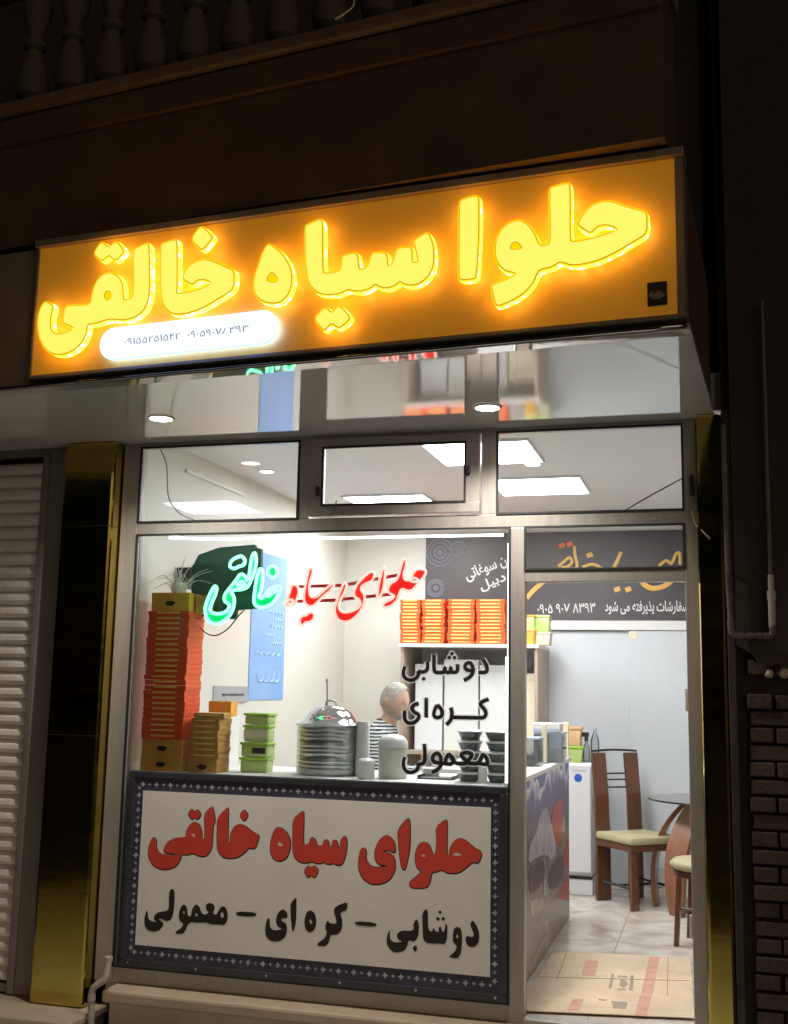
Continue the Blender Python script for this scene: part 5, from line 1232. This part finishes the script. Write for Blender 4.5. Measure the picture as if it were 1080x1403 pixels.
# ---------------------------------------------------------------- flattened cardboard on the floor
def card(label, pts, z, prints):
    q = [flo(a, c, z) for a, c in pts]; cxx = sum(v.x for v in q) / len(q); cyy = sum(v.y for v in q) / len(q)
    t = thing('cardboard_sheet', label, 'cardboard', (cxx, cyy, z), 0, 'flattened cardboard on the shop floor')
    IC = Matrix.Translation((-cxx, -cyy, -z))
    b = MB(); b.prism([(v.x, v.y) for v in q], 'z', z + .001, z + .005); o = b.build('sheet', M['kraft']); o.parent = t; o.matrix_parent_inverse = IC
    for nm, m, polys in prints:
        b = MB()
        for p in polys: b.prism([(flo(a, c, z).x, flo(a, c, z).y) for a, c in p], 'z', z + .0052, z + .0060)
        o = b.build(nm, m); o.parent = t; o.matrix_parent_inverse = IC
card('larger cardboard sheet with red stripe farther inside the doorway', [(757, 1307), (808, 1304), (814, 1307), (946, 1313), (950, 1372), (728, 1356), (738, 1340)], .002,
     [('crease', M['kraftdark'], [[(738, 1339.4), (946, 1345), (946, 1345.6), (738, 1340.2)], [(776, 1306), (777.2, 1306), (764, 1343), (762.6, 1343)], [(915, 1312), (916, 1312), (915, 1369), (913.8, 1369)]]), ('red_stripe', M['redprint'], [[(890, 1312), (904, 1313), (894, 1367), (878, 1366)]]), ('red_block', M['redprint'], [[(802, 1317), (820, 1318), (816, 1339), (797, 1337)]]),
      ('print_marks', M['inkgrey'], [[(838, 1336), (842, 1336), (838, 1355), (834, 1355)], [(864, 1338), (869, 1338), (867, 1358), (862, 1358)], [(846, 1338), (860, 1339), (860, 1341), (846, 1340)], [(850, 1344), (856, 1342), (861, 1350), (855, 1355), (849, 1352)], [(846, 1356), (858, 1356), (858, 1358), (846, 1358)]])])
card('nearer cardboard sheet against the door threshold', [(722, 1352), (950, 1369), (952, 1396), (722, 1386)], .0085,
     [('red_stripe', M['redprint'], [[(877, 1365), (893, 1366), (886, 1394), (870, 1393)]]), ('red_block', M['redprint'], [[(785, 1370), (800, 1371), (794, 1386), (777, 1385)]]),
      ('print_marks', M['inkgrey'], [[(820, 1370), (832, 1371), (830, 1373), (820, 1372)], [(838, 1373), (860, 1375), (858, 1384), (840, 1383)]])])

# ---------------------------------------------------------------- the man behind the counter
def skinned(verts, edges, radii, sub=2, root=0):
    me = bpy.data.meshes.new('tmp'); me.from_pydata(verts, edges, []); o = bpy.data.objects.new('tmp', me); COL.objects.link(o)
    o.modifiers.new('s', 'SKIN'); 
    for i, v in enumerate(me.skin_vertices[0].data):
        r = radii[i]; v.radius = r if isinstance(r, tuple) else (r, r); v.use_root = (i == root)
    sb = o.modifiers.new('d', 'SUBSURF'); sb.levels = sub; sb.render_levels = sub
    bpy.context.view_layer.update()
    out = bpy.data.meshes.new_from_object(o.evaluated_get(bpy.context.evaluated_depsgraph_get()))
    bpy.data.objects.remove(o); bpy.data.meshes.remove(me); return out
mx, my = -1.955, 1.62
man = thing('person', 'elderly man in striped shirt bending over behind the window goods', 'person', (mx - .15, my, 0))
IM = Matrix.Translation(-man.location)
Vx = {'pel': (-2.13, my, .84), 'bel': (-2.12, my, .98), 'che': (-2.075, my, 1.12), 'nkb': (-2.01, my, 1.235), 'nk': (-1.975, my, 1.30), 'hd': (-1.955, my, 1.37),
      'shL': (-2.03, my - .155, 1.19), 'shR': (-2.03, my + .155, 1.19), 'elL': (-1.98, my - .24, .96), 'elR': (-1.98, my + .22, .96), 'wrL': (-1.77, my - .19, .955), 'wrR': (-1.77, my + .15, .955),
      'hpL': (-2.13, my - .09, .80), 'hpR': (-2.13, my + .09, .80), 'knL': (-2.09, my - .10, .45), 'knR': (-2.11, my + .10, .45), 'anL': (-2.13, my - .10, .08), 'anR': (-2.15, my + .10, .08), 'toL': (-1.98, my - .11, .035), 'toR': (-2.0, my + .11, .035)}
Rr = {'pel': .13, 'bel': .135, 'che': (.125, .155), 'nkb': .075, 'nk': .055, 'hd': .055, 'shL': .065, 'shR': .065, 'elL': .042, 'elR': .042, 'wrL': .027, 'wrR': .027, 'hpL': .085, 'hpR': .085, 'knL': .056, 'knR': .056, 'anL': .038, 'anR': .038, 'toL': .034, 'toR': .034}
E_ = [('pel', 'bel'), ('bel', 'che'), ('che', 'nkb'), ('nkb', 'nk'), ('nk', 'hd'), ('che', 'shL'), ('che', 'shR'), ('shL', 'elL'), ('shR', 'elR'), ('elL', 'wrL'), ('elR', 'wrR'), ('pel', 'hpL'), ('pel', 'hpR'), ('hpL', 'knL'), ('hpR', 'knR'), ('knL', 'anL'), ('knR', 'anR'), ('anL', 'toL'), ('anR', 'toR')]
for sd, wr_ in (('L', 'wrL'), ('R', 'wrR')):
    s = -1 if sd == 'L' else 1; p = Vector(Vx[wr_])
    Vx['pm' + sd] = tuple(p + Vector((.065, 0, -.006))); Rr['pm' + sd] = (.030, .018); E_.append((wr_, 'pm' + sd))
    for k, (off, ln) in enumerate(((-.027, .058), (-.009, .070), (.009, .066), (.026, .052))):
        a_, b_2 = 'f%s%da' % (sd, k), 'f%s%db' % (sd, k)
        Vx[a_] = tuple(p + Vector((.09 + ln * .5, off, -.012))); Vx[b_2] = tuple(p + Vector((.09 + ln * .92, off, -.034))); Rr[a_] = .0085; Rr[b_2] = .007
        E_ += [('pm' + sd, a_), (a_, b_2)]
    Vx['t' + sd] = tuple(p + Vector((.06, -s * .042, -.012))); Rr['t' + sd] = .009; Vx['u' + sd] = tuple(p + Vector((.095, -s * .052, -.022))); Rr['u' + sd] = .008
    E_ += [('pm' + sd, 't' + sd), ('t' + sd, 'u' + sd)]
def sk(keys, grow_=0.0, sub=2):
    ks = [k for k in Vx if k in keys]; ix = {k: i for i, k in enumerate(ks)}
    g = lambda r: tuple(a + grow_ for a in r) if isinstance(r, tuple) else r + grow_
    return skinned([Vx[k] for k in ks], [(ix[a], ix[c]) for a, c in E_ if a in ix and c in ix], [g(Rr[k]) for k in ks], sub)
# head shaped in one surface, then joined to the body mesh
hb = bmesh.new(); bmesh.ops.create_icosphere(hb, subdivisions=4, radius=1.0)
for v in hb.verts:
    x, y, z = v.co
    X_ = x * .098; Y_ = y * .078; Z_ = z * .118
    if z < 0: Y_ *= 1 - .28 * z * z; X_ *= 1 - .10 * z * z
    if x > 0 and z < -.2: X_ += .012 * min(1, (-z - .2) * 1.6)                     # jaw
    def g(dx, dy, dz, s): return math.exp(-((x - dx) ** 2 + (y - dy) ** 2 + (z - dz) ** 2) / (s * s))
    X_ += .030 * g(.98, 0, -.18, .16) + .016 * g(.99, 0, .02, .13)                 # nose
    X_ += .008 * (g(.9, .3, .2, .22) + g(.9, -.3, .2, .22))                        # brow
    X_ -= .012 * (g(.9, .33, .02, .15) + g(.9, -.33, .02, .15))                    # eye sockets
    X_ += .008 * g(.93, 0, -.46, .13) - .006 * g(.95, 0, -.52, .05)                # lips
    X_ += .008 * g(.8, 0, -.75, .2)                                                # chin
    for s in (-1, 1):
        e = g(-.05, s * .98, -.02, .17); Y_ += s * .030 * e; X_ -= .012 * e         # ears
    v.co = Vector((X_, Y_, Z_))
HM = Matrix.Translation((-1.945, my, 1.415)) @ Matrix.Rotation(math.radians(-22), 4, 'Z') @ Matrix.Rotation(math.radians(20), 4, 'Y')
bmesh.ops.transform(hb, matrix=HM, verts=hb.verts)
hme = bpy.data.meshes.new('h'); hb.to_mesh(hme); hb.free()
bodyme = join_meshes([sk(set(Vx)), hme])
ob = link('body', bodyme, M['skin'], None, 3); ob.parent = man; ob.matrix_parent_inverse = IM
def mput(name, me, m): o = link(name, me, m, None, 3); o.parent = man; o.matrix_parent_inverse = IM; return o
shk = [k for k in Vx if k in ('pel', 'bel', 'che', 'nkb', 'nk', 'shL', 'shR', 'elL', 'elR', 'wrL', 'wrR')]
mput('shirt', sk(set(shk), .019), M['shirt'])
mput('trousers', sk({'pel', 'hpL', 'hpR', 'knL', 'knR', 'anL', 'anR'}, .012), M['trouser'])
mput('shoes', join_meshes([sk({'anL', 'toL'}, .012), sk({'anR', 'toR'}, .012)]), M['black'])
hs = bmesh.new(); bmesh.ops.create_icosphere(hs, subdivisions=4, radius=1.0)
kill = [v for v in hs.verts if v.co.z < -.50 or v.co.x > .42 + .5 * max(0, v.co.z - .35) or (v.co.x > -.20 and v.co.z < .12 - .3 * (v.co.x + .2))]
bmesh.ops.delete(hs, geom=kill, context='VERTS')
for v in hs.verts:
    n_ = 1.065 + .030 * noise.noise(v.co * 15); v.co = Vector((v.co.x * .098 * n_, v.co.y * .078 * n_, v.co.z * .118 * n_))
bmesh.ops.transform(hs, matrix=HM, verts=hs.verts); me = bpy.data.meshes.new('hair'); hs.to_mesh(me); hs.free(); mput('hair', me, M['hair'])
bs = bmesh.new(); bmesh.ops.create_icosphere(bs, subdivisions=4, radius=1.0)
kill = [v for v in bs.verts if v.co.z > -.38 or v.co.x < -.05 or (v.co.x > .75 and v.co.z > -.6)]
bmesh.ops.delete(bs, geom=kill, context='VERTS')
for v in bs.verts:
    z_ = v.co.z; v.co = Vector((v.co.x * .112 + .010, v.co.y * .082 * (1 - .25 * z_ * z_), z_ * .122))
bmesh.ops.transform(bs, matrix=HM, verts=bs.verts); me = bpy.data.meshes.new('beard'); bs.to_mesh(me); bs.free(); mput('beard', me, M['hair'])
man.location.x -= .04
eb = MB()
for s in (-1, 1):
    T = bmesh.new(); bmesh.ops.create_icosphere(T, subdivisions=2, radius=.0115); bmesh.ops.transform(T, matrix=HM @ Matrix.Translation((.076, s * .027, .004)), verts=T.verts); eb._add(T)
o = eb.build('eyes', M['plasticw'], None, 3); o.parent = man; o.matrix_parent_inverse = IM
